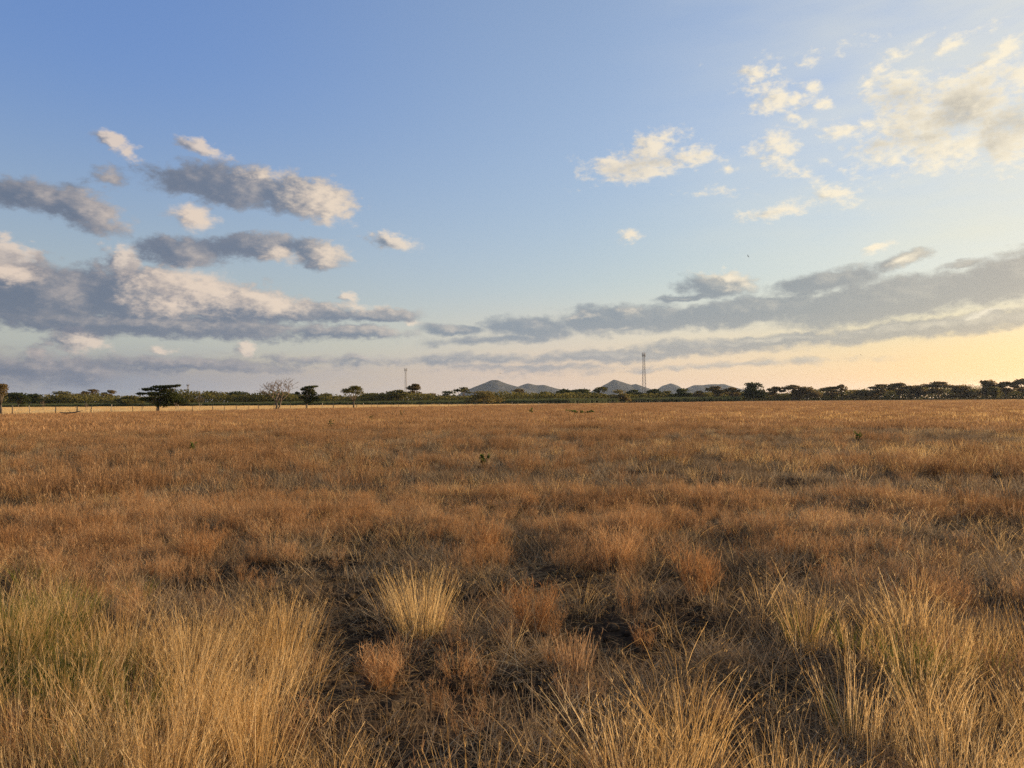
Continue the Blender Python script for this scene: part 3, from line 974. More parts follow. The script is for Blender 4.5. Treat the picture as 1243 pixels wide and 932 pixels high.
def make_tree(px, top, width, dist, kind, tone, label, seed):
    r = np.random.default_rng(9000 + seed)
    base = at_distance(px, dist)
    d_top = ray(px, top)
    H = EYE.z + d_top.z / d_top.y * dist
    W = width / PF * dist / 2 * (1.18 if dist > 300 else 1.0)
    name = {'bare': 'bare_tree', 'sapling': 'young_tree', 'dome': 'broad_tree', 'round': 'leafy_tree', 'bush': 'bush'}.get(kind, 'umbrella_tree')
    root = put(name, None, loc=base, label=label, cat='bush' if kind == 'bush' else 'tree')
    t = Tubes()
    u = lambda a, b: float(r.uniform(a, b))
    px_m = dist / 768.0                                  # one picture element at that distance
    leaf = max(0.10, 1.05 * px_m)
    if kind in ('bare', 'sapling'):
        tw = Tubes()

        deep = 6 if kind == 'bare' else 4

        def grow(p, d, ln, rad, depth, out):
            q = p + d * ln
            mid = (p + q) / 2 + Vector((u(-1, 1), u(-1, 1), u(-1, 1))) * ln * 0.07
            out.add([p, mid, q], [rad, rad * 0.88, rad * 0.72], 5 if depth < 2 else 3)
            if depth >= deep:
                return
            for k in range(3 if depth < 2 else 2):
                a = 2.09 * k + u(-0.5, 0.5) + depth
                ax = Vector((math.cos(a) * 1.2, math.sin(a), u(-0.25, 0.35)))
                nd = (d + ax * u(0.45, 0.75) + Vector((0, 0, 0.10))).normalized()
                grow(q, nd, ln * u(0.66, 0.88), max(rad * 0.62, 0.022), depth + 1, tw if depth >= 1 else t)
        if kind == 'bare':
            grow(Vector((0, 0, -0.1)), Vector((0.03, 0, 1)).normalized(), H * 0.22, 0.17, 0, t)
            grow(Vector((0.1, 0.1, -0.1)), Vector((0.25, 0.1, 1)).normalized(), H * 0.25, 0.11, 1, t)
        else:
            grow(Vector((0, 0, -0.1)), Vector((0.16, 0, 1)).normalized(), H * 0.40, 0.075, 0, t)
        zs = max(v.z for v in tw.v)
        xs = max(abs(v.x) for v in tw.v)
        for lst in (t.v, tw.v):
            for v in lst:
                v.z *= H / zs if v.z > 0 else 1
                v.x *= W / xs
                v.y *= W / xs
        put('trunk', t.mesh('trunk', M_PALEBARK if kind == 'sapling' else M_BARK), root)
        put('twigs', tw.mesh('twigs', M_TWIG), root)
        return root
    lobes = []
    lean = u(-0.10, 0.10) * W
    if kind == 'layered':
        # stacked flat tiers, widest on top, reaching further to one side
        for (fx, fz, rx, rz, dn) in ((0.12, 0.92, 0.48, 0.060, 1.2), (0.58, 0.95, 0.36, 0.045, 0.7), (0.86, 0.975, 0.16, 0.03, 0.3), (-0.38, 0.84, 0.34, 0.055, 0.8), (0.20, 0.80, 0.50, 0.09, 1.3),
                                     (-0.74, 0.68, 0.24, 0.050, 0.5), (-0.10, 0.68, 0.40, 0.08, 1.0), (0.45, 0.66, 0.46, 0.12, 1.4), (-0.46, 0.49, 0.34, 0.07, 0.7), (0.05, 0.48, 0.45, 0.13, 1.3),
                                     (0.58, 0.47, 0.46, 0.14, 1.3), (0.92, 0.40, 0.30, 0.12, 0.6), (0.25, 0.32, 0.50, 0.13, 1.1)):
            lobes.append(((fx * W, u(-0.4, 0.4) * W, fz * H), (rx * W, rx * W * 0.9, rz * H), dn))
    elif kind in ('umbrella', 'sparse'):
        n = 9 if kind == 'umbrella' else 7
        for k in range(n):
            a, q = 2 * math.pi * k / n + u(-.4, .4), math.sqrt((k + 0.5) / n)
            x, y = math.cos(a) * q * 0.78, math.sin(a) * q * 0.78
            z = 0.90 - 0.20 * q * q + u(-0.05, 0.04)
            lobes.append(((x * W + lean, y * W, z * H), (u(.26, .40) * W, u(.26, .40) * W, u(.07, .12) * H), 1.0))
        lobes.append(((lean, 0, 0.93 * H), (0.42 * W, 0.42 * W, 0.06 * H), 1.2))
        if kind == 'umbrella':
            for k in range(4):
                lobes.append(((u(-.6, .6) * W, u(-.6, .6) * W, u(0.45, 0.62) * H), (u(.28, .42) * W, u(.28, .42) * W, u(.08, .14) * H), 0.9))
    elif kind == 'dome':
        for k in range(11):
            a, q = u(0, 6.28), math.sqrt(u(0, 1))
            x, y = math.cos(a) * q * 0.72, math.sin(a) * q * 0.72
            z = 0.82 - 0.42 * q * q - u(0, 0.22)
            lobes.append(((x * W, y * W, z * H), (u(.26, .40) * W, u(.26, .40) * W, u(.12, .18) * H), 1.0))
        lobes.append(((lean, 0, 0.86 * H), (0.5 * W, 0.5 * W, 0.13 * H), 1.4))
    else:
        for k in range(13):
            a, q, z = u(0, 6.28), math.sqrt(u(0, 1)) * 0.62, u(0.22, 0.84)
            s = math.sin(math.pi * min(1, z * 0.95)) ** 0.5
            lobes.append(((math.cos(a) * q * W * s, math.sin(a) * q * W * s, z * H), (u(.28, .46) * W, u(.28, .46) * W, u(.12, .18) * H), 1.0))
        lobes.append(((-0.25 * W, 0, 0.88 * H), (.34 * W, .34 * W, .11 * H), 1))
        lobes.append(((0.22 * W, 0, 0.84 * H), (.42 * W, .42 * W, .13 * H), 1))
        lobes.append(((0, 0, 0.62 * H), (.7 * W, .6 * W, .22 * H), 2))
    # trunk and limbs up to the lobes
    fork = Vector((lean * 0.3, 0, H * (0.30 if kind in ('umbrella', 'sparse', 'layered') else 0.22)))
    rad = 0.028 * H + 0.04
    t.add([(0, 0, -0.15), (lean * 0.1 + rad * 0.4, 0, fork.z * 0.5), fork], [rad * 1.25, rad, rad * 0.85], 7)
    for (c, rr, dn) in lobes[:10]:
        c = Vector(c)
        m = fork.lerp(c, 0.55) + Vector((0, 0, -0.05 * H)) + Vector((u(-1, 1), u(-1, 1), 0)) * 0.03 * H
        t.add([fork, m, c], [rad * 0.62, rad * 0.4, rad * 0.15], 5)
    put('trunk', t.mesh('trunk', M_BARK), root)
    wpx = width * 0.824
    total = {'sparse': 4.5, 'layered': 9.0, 'dome': 11.0, 'umbrella': 9.0}.get(kind, 12.0) * wpx * max(6, H / px_m) * 0.45
    put('crown', crown_mesh('crown', lobes, total / len(lobes), leaf * (0.8 if kind == 'sparse' else 1.0), LEAF[tone], r, 0.45), root)
    return root


TREES = [
    (1, 465, 30, 116, 'sparse', 'brown', 'brown half bare tree on the fence line, cut by the left edge of the photo'),
    (22, 476, 30, 330, 'round', 'dark', 'dark leafy tree close behind the half bare tree at the photo edge'),
    (40, 478, 30, 375, 'dome', 'dark', 'rounded dark green tree, just before the broad smooth olive dome'),
    (73, 474.5, 38, 390, 'dome', 'olive', 'broad olive green tree with a smooth domed top, left of the two reddish brown trees'),
    (97, 477.5, 26, 400, 'dome', 'brown', 'low brownish tree filling the gap beside the broad olive dome'),
    (112, 472, 22, 410, 'sparse', 'brown', 'taller of the two reddish brown thin crowned trees near the fence umbrella tree'),
    (134, 473, 20, 405, 'sparse', 'brown', 'smaller reddish brown ragged tree, nearer to the big umbrella tree by the fence'),
    (157, 480, 34, 340, 'dome', 'olive', 'low olive tree under the left tip of the big layered umbrella tree'),
    (192, 467, 54, 127, 'layered', 'dark', 'big dark umbrella tree with layered flat crown standing by the fence posts'),
    (226, 480, 28, 340, 'dome', 'olive', 'low olive tree behind the right skirt of the big layered umbrella tree'),
    (242, 478, 13, 130, 'sapling', '', 'slender leaning young tree with bare pale trunk beside the big umbrella tree'),
    (256, 476, 24, 400, 'sparse', 'brown', 'grey brown thin tree behind the leaning young tree'),
    (288, 475, 44, 400, 'dome', 'dark', 'wide dark green dome tree between the leaning young tree and the leafless tree'),
    (316, 479, 22, 410, 'dome', 'dark', 'small dark tree tucked against the left of the leafless tree'),
    (335, 458, 50, 157, 'bare', '', 'leafless brown tree with a wide fan of twigs in front of the hedge'),
    (352, 477, 50, 400, 'dome', 'dark', 'dark green tree seen straight behind the leafless tree'),
    (372, 468, 26, 172, 'layered', 'dark', 'small dark green tree with tiered crown, right next to the leafless tree'),
    (396, 477, 32, 400, 'dome', 'olive', 'olive tree filling the gap after the small tiered dark tree'),
    (429, 468, 34, 178, 'sparse', 'olive', 'thin olive umbrella tree with see-through crown standing alone on the pale strip'),
    (449, 477, 24, 400, 'umbrella', 'dark', 'small dark flat topped tree beside the see-through umbrella tree'),
    (468, 478, 22, 395, 'dome', 'olive', 'small olive tree between the flat topped tree and the arched one'),
    (482, 473, 26, 380, 'umbrella', 'olive', 'olive tree with an arched crown just before the thin mast'),
    (503, 465.5, 19, 400, 'umbrella', 'brown', 'tall dark brown headed tree directly beside the thin mast'),
    (522, 477, 26, 400, 'dome', 'brown', 'brownish tree right after the tall brown headed one'),
    (544, 474, 30, 420, 'dome', 'dark', 'dark green tree at the left foot of the largest hill'),
    (562, 469.5, 22, 390, 'sparse', 'olive', 'ragged thin tree that rises above the left foot of the largest hill'),
    (588, 474, 48, 310, 'dome', 'pale', 'pale olive spreading tree below the peak of the largest hill'),
    (630, 471.5, 27, 430, 'dome', 'brown', 'dark smooth dome tree in front of the saddle of the left pair of hills'),
    (662, 475, 28, 420, 'dome', 'olive', 'low olive tree below the right slope of the left pair of hills'),
    (683, 472, 18, 430, 'umbrella', 'dark', 'small dark flat tree where the left pair of hills runs out'),
    (705, 472, 36, 430, 'umbrella', 'dark', 'wide dark flat tree in the gap between the two groups of hills'),
    (731, 469, 22, 410, 'sparse', 'olive', 'thin olive tree at the left foot of the pointed hill'),
    (751, 473, 26, 395, 'dome', 'pale', 'yellowish olive tree under the pointed hill'),
    (769, 473, 18, 450, 'umbrella', 'dark', 'dark flat tree immediately left of the tall lattice tower'),
    (794, 472, 20, 450, 'umbrella', 'dark', 'dark flat tree immediately right of the tall lattice tower'),
    (809, 474, 22, 455, 'dome', 'olive', 'green rounded tree, second one right of the tall lattice tower'),
    (828, 471, 28, 450, 'dome', 'dark', 'dark dome tree in front of the small middle hill'),
    (848, 474, 20, 460, 'dome', 'brown', 'dull low tree behind the cane, right of the small middle hill'),
    (869, 468.5, 23, 460, 'umbrella', 'brown', 'umbrella tree with a clear dark canopy in front of the long right hill'),
    (889, 470, 20, 460, 'umbrella', 'brown', 'fainter umbrella tree between the dark canopy and the large leafy tree'),
    (915, 463.5, 32, 455, 'round', 'dark', 'large leafy dark tree where the green cane ends'),
    (941, 469, 20, 470, 'umbrella', 'brown', 'small flat tree just right of the large leafy tree'),
    (962, 467, 26, 470, 'umbrella', 'brown', 'flat arched tree, second right of the large leafy tree'),
    (979, 469, 30, 465, 'dome', 'brown', 'heavy rounded dark tree ending the clump right of the large leafy tree'),
    (1010, 469, 28, 480, 'umbrella', 'brown', 'flat tree with a gap in its crown after the low stretch of bushes'),
    (1022, 466, 12, 480, 'sparse', 'brown', 'thin sprig of a tree poking above its flat neighbour with the gap'),
    (1045, 473, 42, 480, 'dome', 'brown', 'low wide tree before the long row of high umbrella trees'),
    (1068, 466, 28, 480, 'umbrella', 'brown', 'first high umbrella tree of the long row at the bright side of the sky'),
    (1092, 464.5, 27, 480, 'umbrella', 'brown', 'second high umbrella tree of the long row at the bright side of the sky'),
    (1113, 467.5, 26, 485, 'dome', 'brown', 'rounded tree between the second umbrella tree and the lacy one'),
    (1140, 463, 38, 480, 'umbrella', 'brown', 'lacy high umbrella tree with bright sky showing through the crown'),
    (1166, 467.5, 38, 480, 'dome', 'brown', 'long flat backed tree beside the pale smoke wisp, on its left'),
    (1198, 461, 24, 480, 'round', 'brown', 'tall full tree just right of the pale smoke wisp'),
    (1207, 469, 17, 420, 'bush', 'olive', 'dark bush standing out in front of the tall full tree'),
    (1221, 463, 27, 480, 'umbrella', 'brown', 'flat topped tree between the tall full tree and the photo edge'),
    (1246, 459, 34, 480, 'umbrella', 'brown', 'tallest umbrella tree of the row, cut by the right edge of the photo'),
]
for i, T in enumerate(TREES):
    make_tree(*T, seed=i)

# the wood behind and between them reads as one mass
r = np.random.default_rng(77)
n = 130000
x = r.uniform(-620, 720, n)
front = np.interp(x, [-620, -240, 20, 130, 250, 720], [372, 372, 372, 475, 486, 500])
y = front + r.uniform(2, 40, n)
hump = np.interp(x, [-620, -160, -60, 20, 130, 240, 720], [6.8, 6.5, 5.2, 4.8, 5.5, 8.4, 10.0]) * (0.35 + 1.15 * N1(x + 900, y * 0.4 + 50, 0.05, 3))
z = hump * r.random(n) ** 0.9
V, F = leaf_faces(np.stack([x, y, z], -1), 0.70, r, 0.3)
tint = np.clip(0.5 + 0.9 * (N2(x + 900, z * 2 + 40, 0.07, 3) - 0.5) + r.normal(0, 0.12, n), 0, 1)
put('distant_woodland', mesh_of('distant_woodland', V, F, LEAF['olive'], np.repeat(tint, 4)), label='dull green scrub and woodland closing the far side of the field', cat='woodland', kind='stuff')

# standing cane between the cut grass and the trees
cane_src = source('cane_clump_source', [tuft_mesh('cane_clump', M_CANE, 70, 1.0, 2.9, 0.10, (0.0, 0.35), (0.0, 1.0), 3, 0.6, 0, 600 + k, 0.3, False) for k in range(3)])
r = np.random.default_rng(78)
n = 5200
x = r.uniform(-430, 132, n)
front = np.interp(x, [-430, 25, 60, 130], [337, 337, 400, 442])
y = front + 26 * r.random(n) ** 1.6
s = np.interp(x, [-430, -120, 30, 130], [0.60, 0.66, 0.85, 1.2]) * r.uniform(0.75, 1.15, n) * np.where(x < 30, 0.8 + 0.4 * N1(x + 500, y, 0.03, 2), 1)
scatter('sugar_cane', 'strip of standing green cane between the brown field and the trees', 'crop', cane_src, x, y, s, lean=np.abs(r.normal(0, 0.04, n)), seed=79)
# dry pale verge along the foot of the trees on the bright side
r = np.random.default_rng(80)
n = 5000
x = r.uniform(128, 520, n)
y = 472 + r.uniform(0, 6, n) + 0.01 * x
scatter('pale_verge', 'thin pale verge along the foot of the far trees', 'grass', pale_src, x, y, r.uniform(0.8, 1.9, n), seed=81)

# ------------------------------------------------------------------ hills
m_hill, g = new_mat('hill_scrub')
pos = g.node('ShaderNodeNewGeometry').outputs['Position']
col = g.ramp(g.noise(pos, 0.020, 6.0, 0.7), [(0.35, (0.044, 0.048, 0.042)), (0.55, (0.062, 0.062, 0.054)), (0.75, (0.090, 0.082, 0.066))])
bs = g.node('ShaderNodeBsdfDiffuse')
g.put(bs.inputs[0], col)
finish(g, bs.outputs[0])
HILLS = [
    (5200, [(548, 484), (562, 475), (574, 470), (588, 465), (597, 461), (604, 461), (611, 464), (620, 467), (632, 470), (645, 474), (662, 484)]),
    (5600, [(612, 484), (622, 471), (632, 468), (641, 465.5), (650, 467), (660, 467), (670, 470), (682, 473), (700, 484)]),
    (5200, [(700, 484), (716, 476), (728, 470), (736, 466), (745, 461), (752, 462.5), (760, 465), (766, 467), (772, 465.5), (780, 469), (792, 473), (810, 484)]),
    (5500, [(784, 484), (797, 473), (804, 468), (814, 465), (822, 467.5), (830, 473), (842, 484)]),
    (5400, [(820, 484), (832, 472), (842, 467.5), (850, 467.5), (860, 466.5), (870, 466), (878, 466), (890, 469.5), (905, 474), (930, 478), (960, 484)]),
]
for D, prof in HILLS:
    xs = np.linspace(prof[0][0], prof[-1][0], 70)
    hs = np.interp(xs, [p[0] for p in prof], [p[1] for p in prof]) + 1.3 * (N4(xs * 0.11 + D, xs * 0 + 7, 1.0, 3) - 0.5)
    rows = np.linspace(-1, 1, 21)
    V, F = [], []
    for q in rows:
        for pxx, hy in zip(xs, hs):
            d = ray(pxx, hy)
            z = EYE.z + d.z / d.y * D
            gx_ = d.x / d.y * D
            yy = D + q * 420
            k = max(0.0, 1 - abs(q) ** 1.4)
            rough = 1 + 0.22 * (N2(gx_ * 0.02 + 60, yy * 0.02 + 60, 0.7, 3) - 0.5) * (1 - k) * 2
            V.append((gx_, yy, max(-2.0, z * k * rough * (1 - 0.28 * max(0.0, -q) * float(N1(gx_ * 0.011 + 80, yy * 0.004 + 30, 1.0, 3) - 0.3))) if q != 0 else z + 2.5 * (N3(np.array([gx_]), np.array([3.0]), 0.02, 3)[0] - 0.5)))
    m_ = len(xs)
    for j in range(len(rows) - 1):
        for k in range(m_ - 1):
            a = j * m_ + k
            F.append((a, a + 1, a + m_ + 1, a + m_))
    put('hill', mesh_of('hill', V, F, m_hill, smooth=True), kind='structure')

# ------------------------------------------------------------------ fence
fence = put('wooden_fence', None, loc=(-5, 233, 0), label='wooden post fence along the far edge of the brown field, running away to the right', cat='fence')
r = np.random.default_rng(55)
dirv = Vector((1, 1.74, 0)).normalized()
p0 = Vector((-92, fence_y(-92), 0))
tops, s = [], 0.0
while s < 330:
    p = p0 + dirv * s
    h = float(r.uniform(0.95, 1.45))
    lx, ly, rad = float(r.normal(0, 0.05)), float(r.normal(0, 0.05)), float(r.uniform(0.045, 0.085))
    t = Tubes()
    t.add([(0, 0, -0.3), (lx * 0.4, ly * 0.4, h * 0.5), (lx * h, ly * h, h)], [rad * 1.1, rad, rad * 0.85], 7)
    post = put('post', t.mesh('post', M_POST if r.random() < 0.8 else M_PALEBARK), fence, loc=p - fence.location)
    tops.append((p, h))
    s += float(r.uniform(2.2, 5.2))
for hz in (0.35, 0.65, 0.92):
    t = Tubes()
    t.add([p - fence.location + Vector((0, 0, hz)) + Vector((0, 0, float(r.normal(0, 0.02)))) for p, h in tops], [0.004] * len(tops), 3)
    put('wire', t.mesh('wire', M_WIRE), fence)

# thin saplings and a fallen branch at the fence
for i, (px, top, dist, lab) in enumerate(((52, 486, 122, 'pale thin sapling at the fence, in front of the broad olive dome tree'),
                                          (104, 489, 128, 'pale thin sapling at the fence, below the reddish brown trees'),
                                          (213, 487, 130, 'pale forked sapling at the fence under the right half of the big umbrella tree'),
                                          (172, 488, 126, 'short thin sapling at the fence under the left half of the big umbrella tree'))):
    make_tree(px, top, 7, dist, 'sapling', '', lab, 200 + i)
b = ground_at(88, 504.5)
t = Tubes()
t.add([(-1.6, 0, 0.18), (-0.8, 0.1, 0.10), (0.2, 0.0, 0.16), (1.3, 0.1, 0.42)], [0.05, 0.09, 0.08, 0.03], 6)
t.add([(-0.2, 0.0, 0.14), (-0.7, 0.2, 0.55)], [0.05, 0.02], 5)
put('fallen_branch', t.mesh('fallen_branch', M_BARK), loc=b + Vector((0, 0, 0.25)), label='dark fallen branch lying in the grass in front of the fence', cat='branch')


# ------------------------------------------------------------------ towers
def tower(px, top, dist, w0, w1, label, name, panels, bar, head):
    base = at_distance(px, dist)
    d = ray(px, top)
    H = EYE.z + d.z / d.y * dist
    root = put(name, None, loc=base, label=label, cat='tower')
    cor = [(-1, -1), (1, -1), (1, 1), (-1, 1)]
    wid = lambda z: (w0 + (w1 - w0) * min(1, z / (H * 0.8))) / 2
    for (a, b_) in cor:
        t = Tubes()
        t.add([(a * wid(z), b_ * wid(z), z) for z in np.linspace(-0.2, H * 0.97, 6)], [bar * 1.25] * 6, 5)
        put('leg', t.mesh('leg', M_STEEL), root)
    zs = np.linspace(0.5, H * 0.95, panels + 1)
    for j in range(panels):
        for k in range(4):
            (a, b_), (c, e) = cor[k], cor[(k + 1) % 4]
            t = Tubes()
            z0, z1 = zs[j], zs[j + 1]
            t.add([(a * wid(z0), b_ * wid(z0), z0), (c * wid(z1), e * wid(z1), z1)], [bar * 0.7] * 2, 4)
            t.add([(c * wid(z0), e * wid(z0), z0), (a * wid(z1), b_ * wid(z1), z1)], [bar * 0.7] * 2, 4)
            t.add([(a * wid(z1), b_ * wid(z1), z1), (c * wid(z1), e * wid(z1), z1)], [bar * 0.7] * 2, 4)
            put('brace', t.mesh('brace', M_STEEL), root)
    # aerials round the head
    pl = Tubes()
    for (a, b_) in cor:
        pl.add([(a * head, b_ * head, H * 0.93), (-b_ * head, a * head, H * 0.93)], [bar, bar], 5)
        pl.add([(a * wid(H), b_ * wid(H), H * 0.93), (a * head, b_ * head, H * 0.93)], [bar, bar], 5)
    put('platform', pl.mesh('platform', M_STEEL), root)
    for k in range(6):
        a = k * math.pi / 3
        t = Tubes()
        t.add([(math.cos(a) * head, math.sin(a) * head, H * 0.90), (math.cos(a) * head, math.sin(a) * head, H * 0.99)], [bar * 1.8, bar * 1.8], 6)
        put('antenna', t.mesh('antenna', M_STEEL), root)
    t = Tubes()
    t.add([(0, 0, H * 0.93), (0, 0, H)], [bar, bar * 0.6], 5)
    put('mast_tip', t.mesh('mast_tip', M_STEEL), root)


tower(782, 427, 470, 2.6, 1.2, 'tall steel lattice tower rising beside the pointed hill', 'lattice_tower', 16, 0.05, 1.0)
tower(492.5, 446, 560, 1.5, 0.9, 'thin lattice mast behind the brown headed tree', 'lattice_mast', 12, 0.05, 1.0)
tower(228, 466, 640, 2.4, 0.9, 'small faint lattice tower seen right of the big umbrella tree', 'lattice_tower', 8, 0.06, 1.0)

# ------------------------------------------------------------------ birds
BIRD_V = [(0, -0.22, 0), (0.035, -0.05, 0.01), (0, 0.14, 0.02), (-0.035, -0.05, 0.01), (0, -0.05, -0.04), (0, -0.02, 0.045), (0.03, -0.34, 0), (-0.03, -0.34, 0),
          (0.26, 0.05, 0.12), (0.24, -0.06, 0.12), (0.58, -0.10, 0.03), (-0.26, 0.05, 0.12), (-0.24, -0.06, 0.12), (-0.58, -0.10, 0.03), (0.03, 0.06, 0.02), (-0.03, 0.06, 0.02), (0, 0.20, 0.01)]
BIRD_F = [(0, 1, 4), (0, 4, 3), (1, 2, 4), (3, 4, 2), (0, 5, 1), (0, 3, 5), (1, 5, 14), (3, 15, 5), (5, 15, 2), (5, 2, 14), (0, 6, 7), (1, 14, 8, 9), (9, 8, 10), (3, 12, 11, 15), (12, 13, 11), (14, 16, 2), (15, 2, 16)]
bird_me = mesh_of('bird', BIRD_V, BIRD_F, M_BIRD)
for (px, py, D, rz, bank, lab) in ((908, 311, 150, 1.0, 0.5, 'small dark bird high up, alone in the clear sky above the grey cloud bank'),
                                   (896, 435, 190, -0.7, -0.3, 'tiny dark bird low over the trees, above the large leafy tree'),
                                   (1045, 431, 190, 0.4, 0.4, 'tiny dark bird in the yellow sky over the high umbrella trees'),
                                   (607, 453, 210, 1.9, 0.2, 'tiny dark bird just above the peak of the largest hill')):
    d = ray(px, py)
    o = put('bird', bird_me, loc=EYE + d * (D / d.y), label=lab, cat='bird', group='birds in the sky')
    o.rotation_euler = (0.1, bank, rz)

# ------------------------------------------------------------------ single plants of the near field
def big_tuft(px, py, h, rad, n, mat, lean, curl, label, seed, name='grass_tuft', tilt=(0, 0), w=0.0034, green=False):
    p = ground_at(px, py)
    p.z = float(ground_z(np.array([p.x]), np.array([p.y]))[0])
    root = put(name, None, loc=p, label=label, cat='grass tuft')
    root.rotation_euler = (tilt[0], tilt[1], 0)
    put('stalks', panicle_mesh('stalks', mat, n, rad, h, w, lean, curl, seed, 0.45, 0.04), root)
    if green:
        put('green_base', tuft_mesh('green_base', M_GREEN, 70, rad * 0.8, h * 0.36, w, (0.0, 0.5), (0.1, 0.6), 3, 0.8, 0, seed + 1), root)
    return root


def big_weed(px, py, h, spread, label, seed):
    p = ground_at(px, py)
    p.z = float(ground_z(np.array([p.x]), np.array([p.y]))[0])
    root = put('dry_weed', None, loc=p, label=label, cat='weed')
    put('twigs', weed_mesh('twigs', M_BUSH, 60, 900, h, spread, 0.0034, seed), root)
    return root


big_tuft(512, 772, 0.52, 0.15, 280, M_TUFT, (0.0, 0.46), (0.0, 0.40), 'pale golden tuft with green base standing alone in the dark gap', 700, green=True)
big_tuft(832, 925, 0.50, 0.16, 150, M_STRAW, (0.05, 0.65), (0.1, 0.6), 'wide splayed golden tuft at the bottom, right of the bare middle', 702, tilt=(0, -0.12))
big_tuft(745, 950, 0.48, 0.12, 90, M_STRAW, (0.1, 0.7), (0.1, 0.6), 'golden tuft bending left over the dark bottom gap, beside the wide splayed one', 704, tilt=(0, -0.3))
big_tuft(985, 800, 0.40, 0.12, 80, M_STRAW, (0.0, 0.45), (0.1, 0.5), 'upright straw tuft with thin separate stalks, right of the dark patch', 706)
big_tuft(1095, 785, 0.40, 0.16, 130, M_STRAW, (0.0, 0.5), (0.0, 0.5), 'broad straw tuft with olive base leaning left, behind the bottom right stand', 708, tilt=(0, -0.15), green=True)
big_tuft(1035, 905, 0.46, 0.10, 70, M_STRAW, (0.0, 0.35), (0.0, 0.4), 'narrow tall straw tuft with one bright upright bunch in the bottom right stand', 710)
big_tuft(700, 812, 0.26, 0.10, 110, M_RUST, (0.0, 0.3), (0.0, 0.3), 'short stiff orange brown tuft beside the dark hollow', 712, w=0.0045)
big_weed(592, 672, 0.46, 0.22, 'round bushy rust orange weed right behind the lone golden tuft', 720)
big_weed(745, 690, 0.55, 0.34, 'largest spreading rust weed above the dark hollow', 722)
big_weed(462, 842, 0.26, 0.14, 'small upright rust weed below the lone golden tuft', 726)
big_weed(645, 765, 0.40, 0.18, 'upright rust weed between the lone golden tuft and the dark hollow', 728)
big_weed(240, 680, 0.42, 0.30, 'wide rust weed on the left, above the dark row of gaps', 730)
big_weed(845, 722, 0.42, 0.20, 'orange lit weed at the edge of the bare dark patch', 724)


def leafy_weed(px, py, h, wid, n, label, seed):
    r = np.random.default_rng(seed)
    p = ground_at(px, py)
    p.z = float(ground_z(np.array([p.x]), np.array([p.y]))[0])
    root = put('green_weed', None, loc=p, label=label, cat='weed')
    t = Tubes()
    C = []
    for k in range(5):
        tip = Vector((float(r.uniform(-wid, wid)) * 0.5, float(r.uniform(-wid, wid)) * 0.3, h * float(r.uniform(0.7, 1.0))))
        t.add([(0, 0, -0.02), tip * 0.5 + Vector((0, 0, 0.05 * h)), tip], [0.008, 0.006, 0.003], 4)
        for q in range(n // 5):
            f = float(r.uniform(0.4, 1.05))
            C.append(np.array(tip) * f + r.normal(0, 0.06, 3) * np.array([wid, wid, h * 0.6]))
    put('stems', t.mesh('stems', M_LEAF), root)
    V, F = leaf_faces(np.array(C), 0.045 + 0.035 * wid, r, 0.2)
    put('leaves', mesh_of('leaves', V, F, M_LEAF, np.repeat(np.clip(r.normal(0.5, 0.25, len(C)), 0, 1), 4)), root)


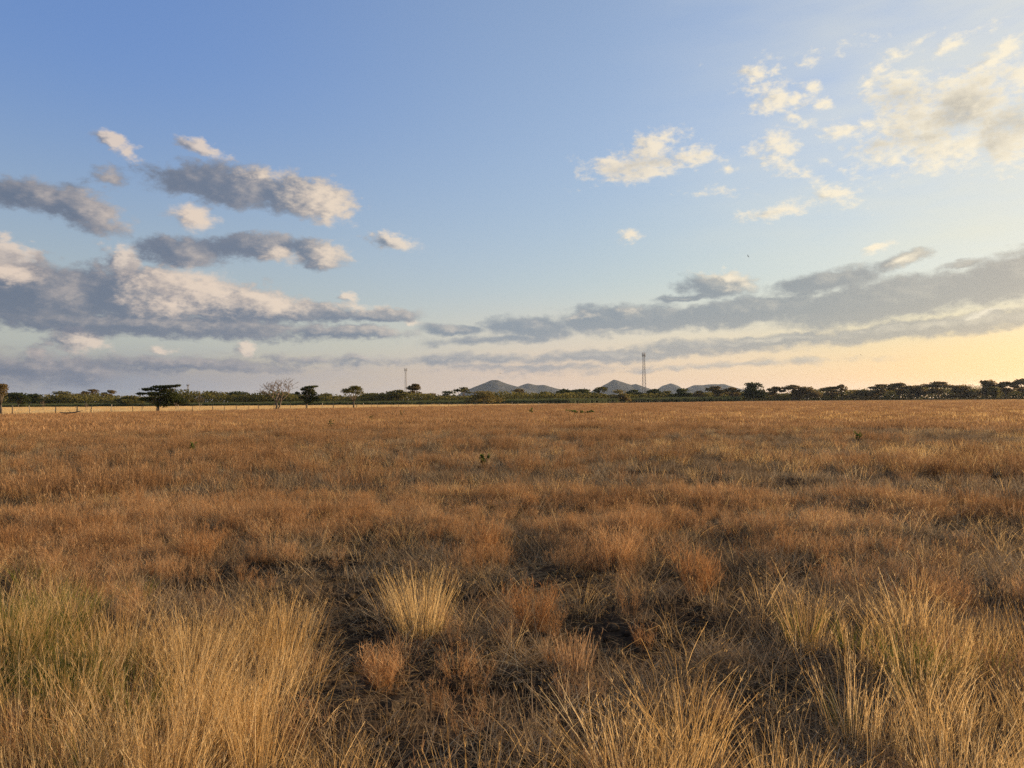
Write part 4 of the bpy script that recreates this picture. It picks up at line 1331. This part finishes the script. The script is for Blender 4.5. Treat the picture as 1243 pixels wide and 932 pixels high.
for i, a in enumerate((
        (586, 566, 0.34, 0.30, 40, 'green leafy weed alone in the middle of the brown field'),
        (402, 521, 0.55, 0.55, 40, 'small green weed in the far field, below the see-through umbrella tree'),
        (704, 503, 0.50, 3.0, 120, 'low wide green patch of weeds far out, below the gap between the hills'),
        (645, 503, 0.75, 1.2, 50, 'small green weed clump far out, next to the low wide green patch'),
        (232, 549, 0.32, 0.40, 30, 'low green weed in the left half of the brown field'),
        (452, 511, 0.55, 0.5, 30, 'small dark weed far out, between the lone umbrella tree and the thin mast'),
        (487, 505, 0.6, 0.6, 30, 'small dark weed nearest below the thin mast'),
        (1040, 538, 0.42, 0.4, 30, 'reddish green weed in the right half of the brown field'))):
    leafy_weed(*a, seed=800 + i)

# ------------------------------------------------------------------ smoke and air
m_smoke, g = new_mat('smoke')
tc = g.node('ShaderNodeTexCoord').outputs['Object']
n_ = g.noise(tc, 0.35, 3.0, 0.6)
fall = g.smooth(g.vec('LENGTH', g.vec('MULTIPLY', tc, (1 / 5.5, 1 / 3.0, 1 / 2.2))), 1.0, 0.2)
pv = g.node('ShaderNodeVolumePrincipled')
pv.inputs['Color'].default_value = (0.85, 0.80, 0.75, 1)
pv.inputs['Anisotropy'].default_value = 0.4
g.put(pv.inputs['Density'], g.math('MULTIPLY', fall, g.smooth(n_, 0.42, 0.62, 0.0, 0.45)))
o = g.node('ShaderNodeOutputMaterial')
g.put(o.inputs['Volume'], pv.outputs[0])
d = ray(1183, 467.5)


def box_mesh(name, lo, hi, mat):
    (a, b, c), (d_, e, f) = lo, hi
    V = [(a, b, c), (d_, b, c), (d_, e, c), (a, e, c), (a, b, f), (d_, b, f), (d_, e, f), (a, e, f)]
    F = [(3, 2, 1, 0), (4, 5, 6, 7), (0, 1, 5, 4), (1, 2, 6, 5), (2, 3, 7, 6), (3, 0, 4, 7)]
    return mesh_of(name, V, F, mat)


sm = put('smoke', box_mesh('smoke', (-6, -3.2, -2.4), (6, 3.2, 2.4), m_smoke), loc=EYE + d * (462 / d.y), label='pale wisp of smoke among the far trees at the bright side', cat='smoke', kind='stuff')
sm.rotation_euler = (0, 0.35, 0)

m_haze, g = new_mat('haze')
pv = g.node('ShaderNodeVolumePrincipled')
pv.inputs['Color'].default_value = (0.62, 0.76, 1.0, 1)
pv.inputs['Density'].default_value = HAZE
pv.inputs['Anisotropy'].default_value = 0.35
o = g.node('ShaderNodeOutputMaterial')
g.put(o.inputs['Volume'], pv.outputs[0])
put('haze', box_mesh('haze', (-11500, -11500, -3.0), (11500, 11500, 185.0), m_haze), kind='stuff', label='thin evening haze over the whole plain', cat='haze')
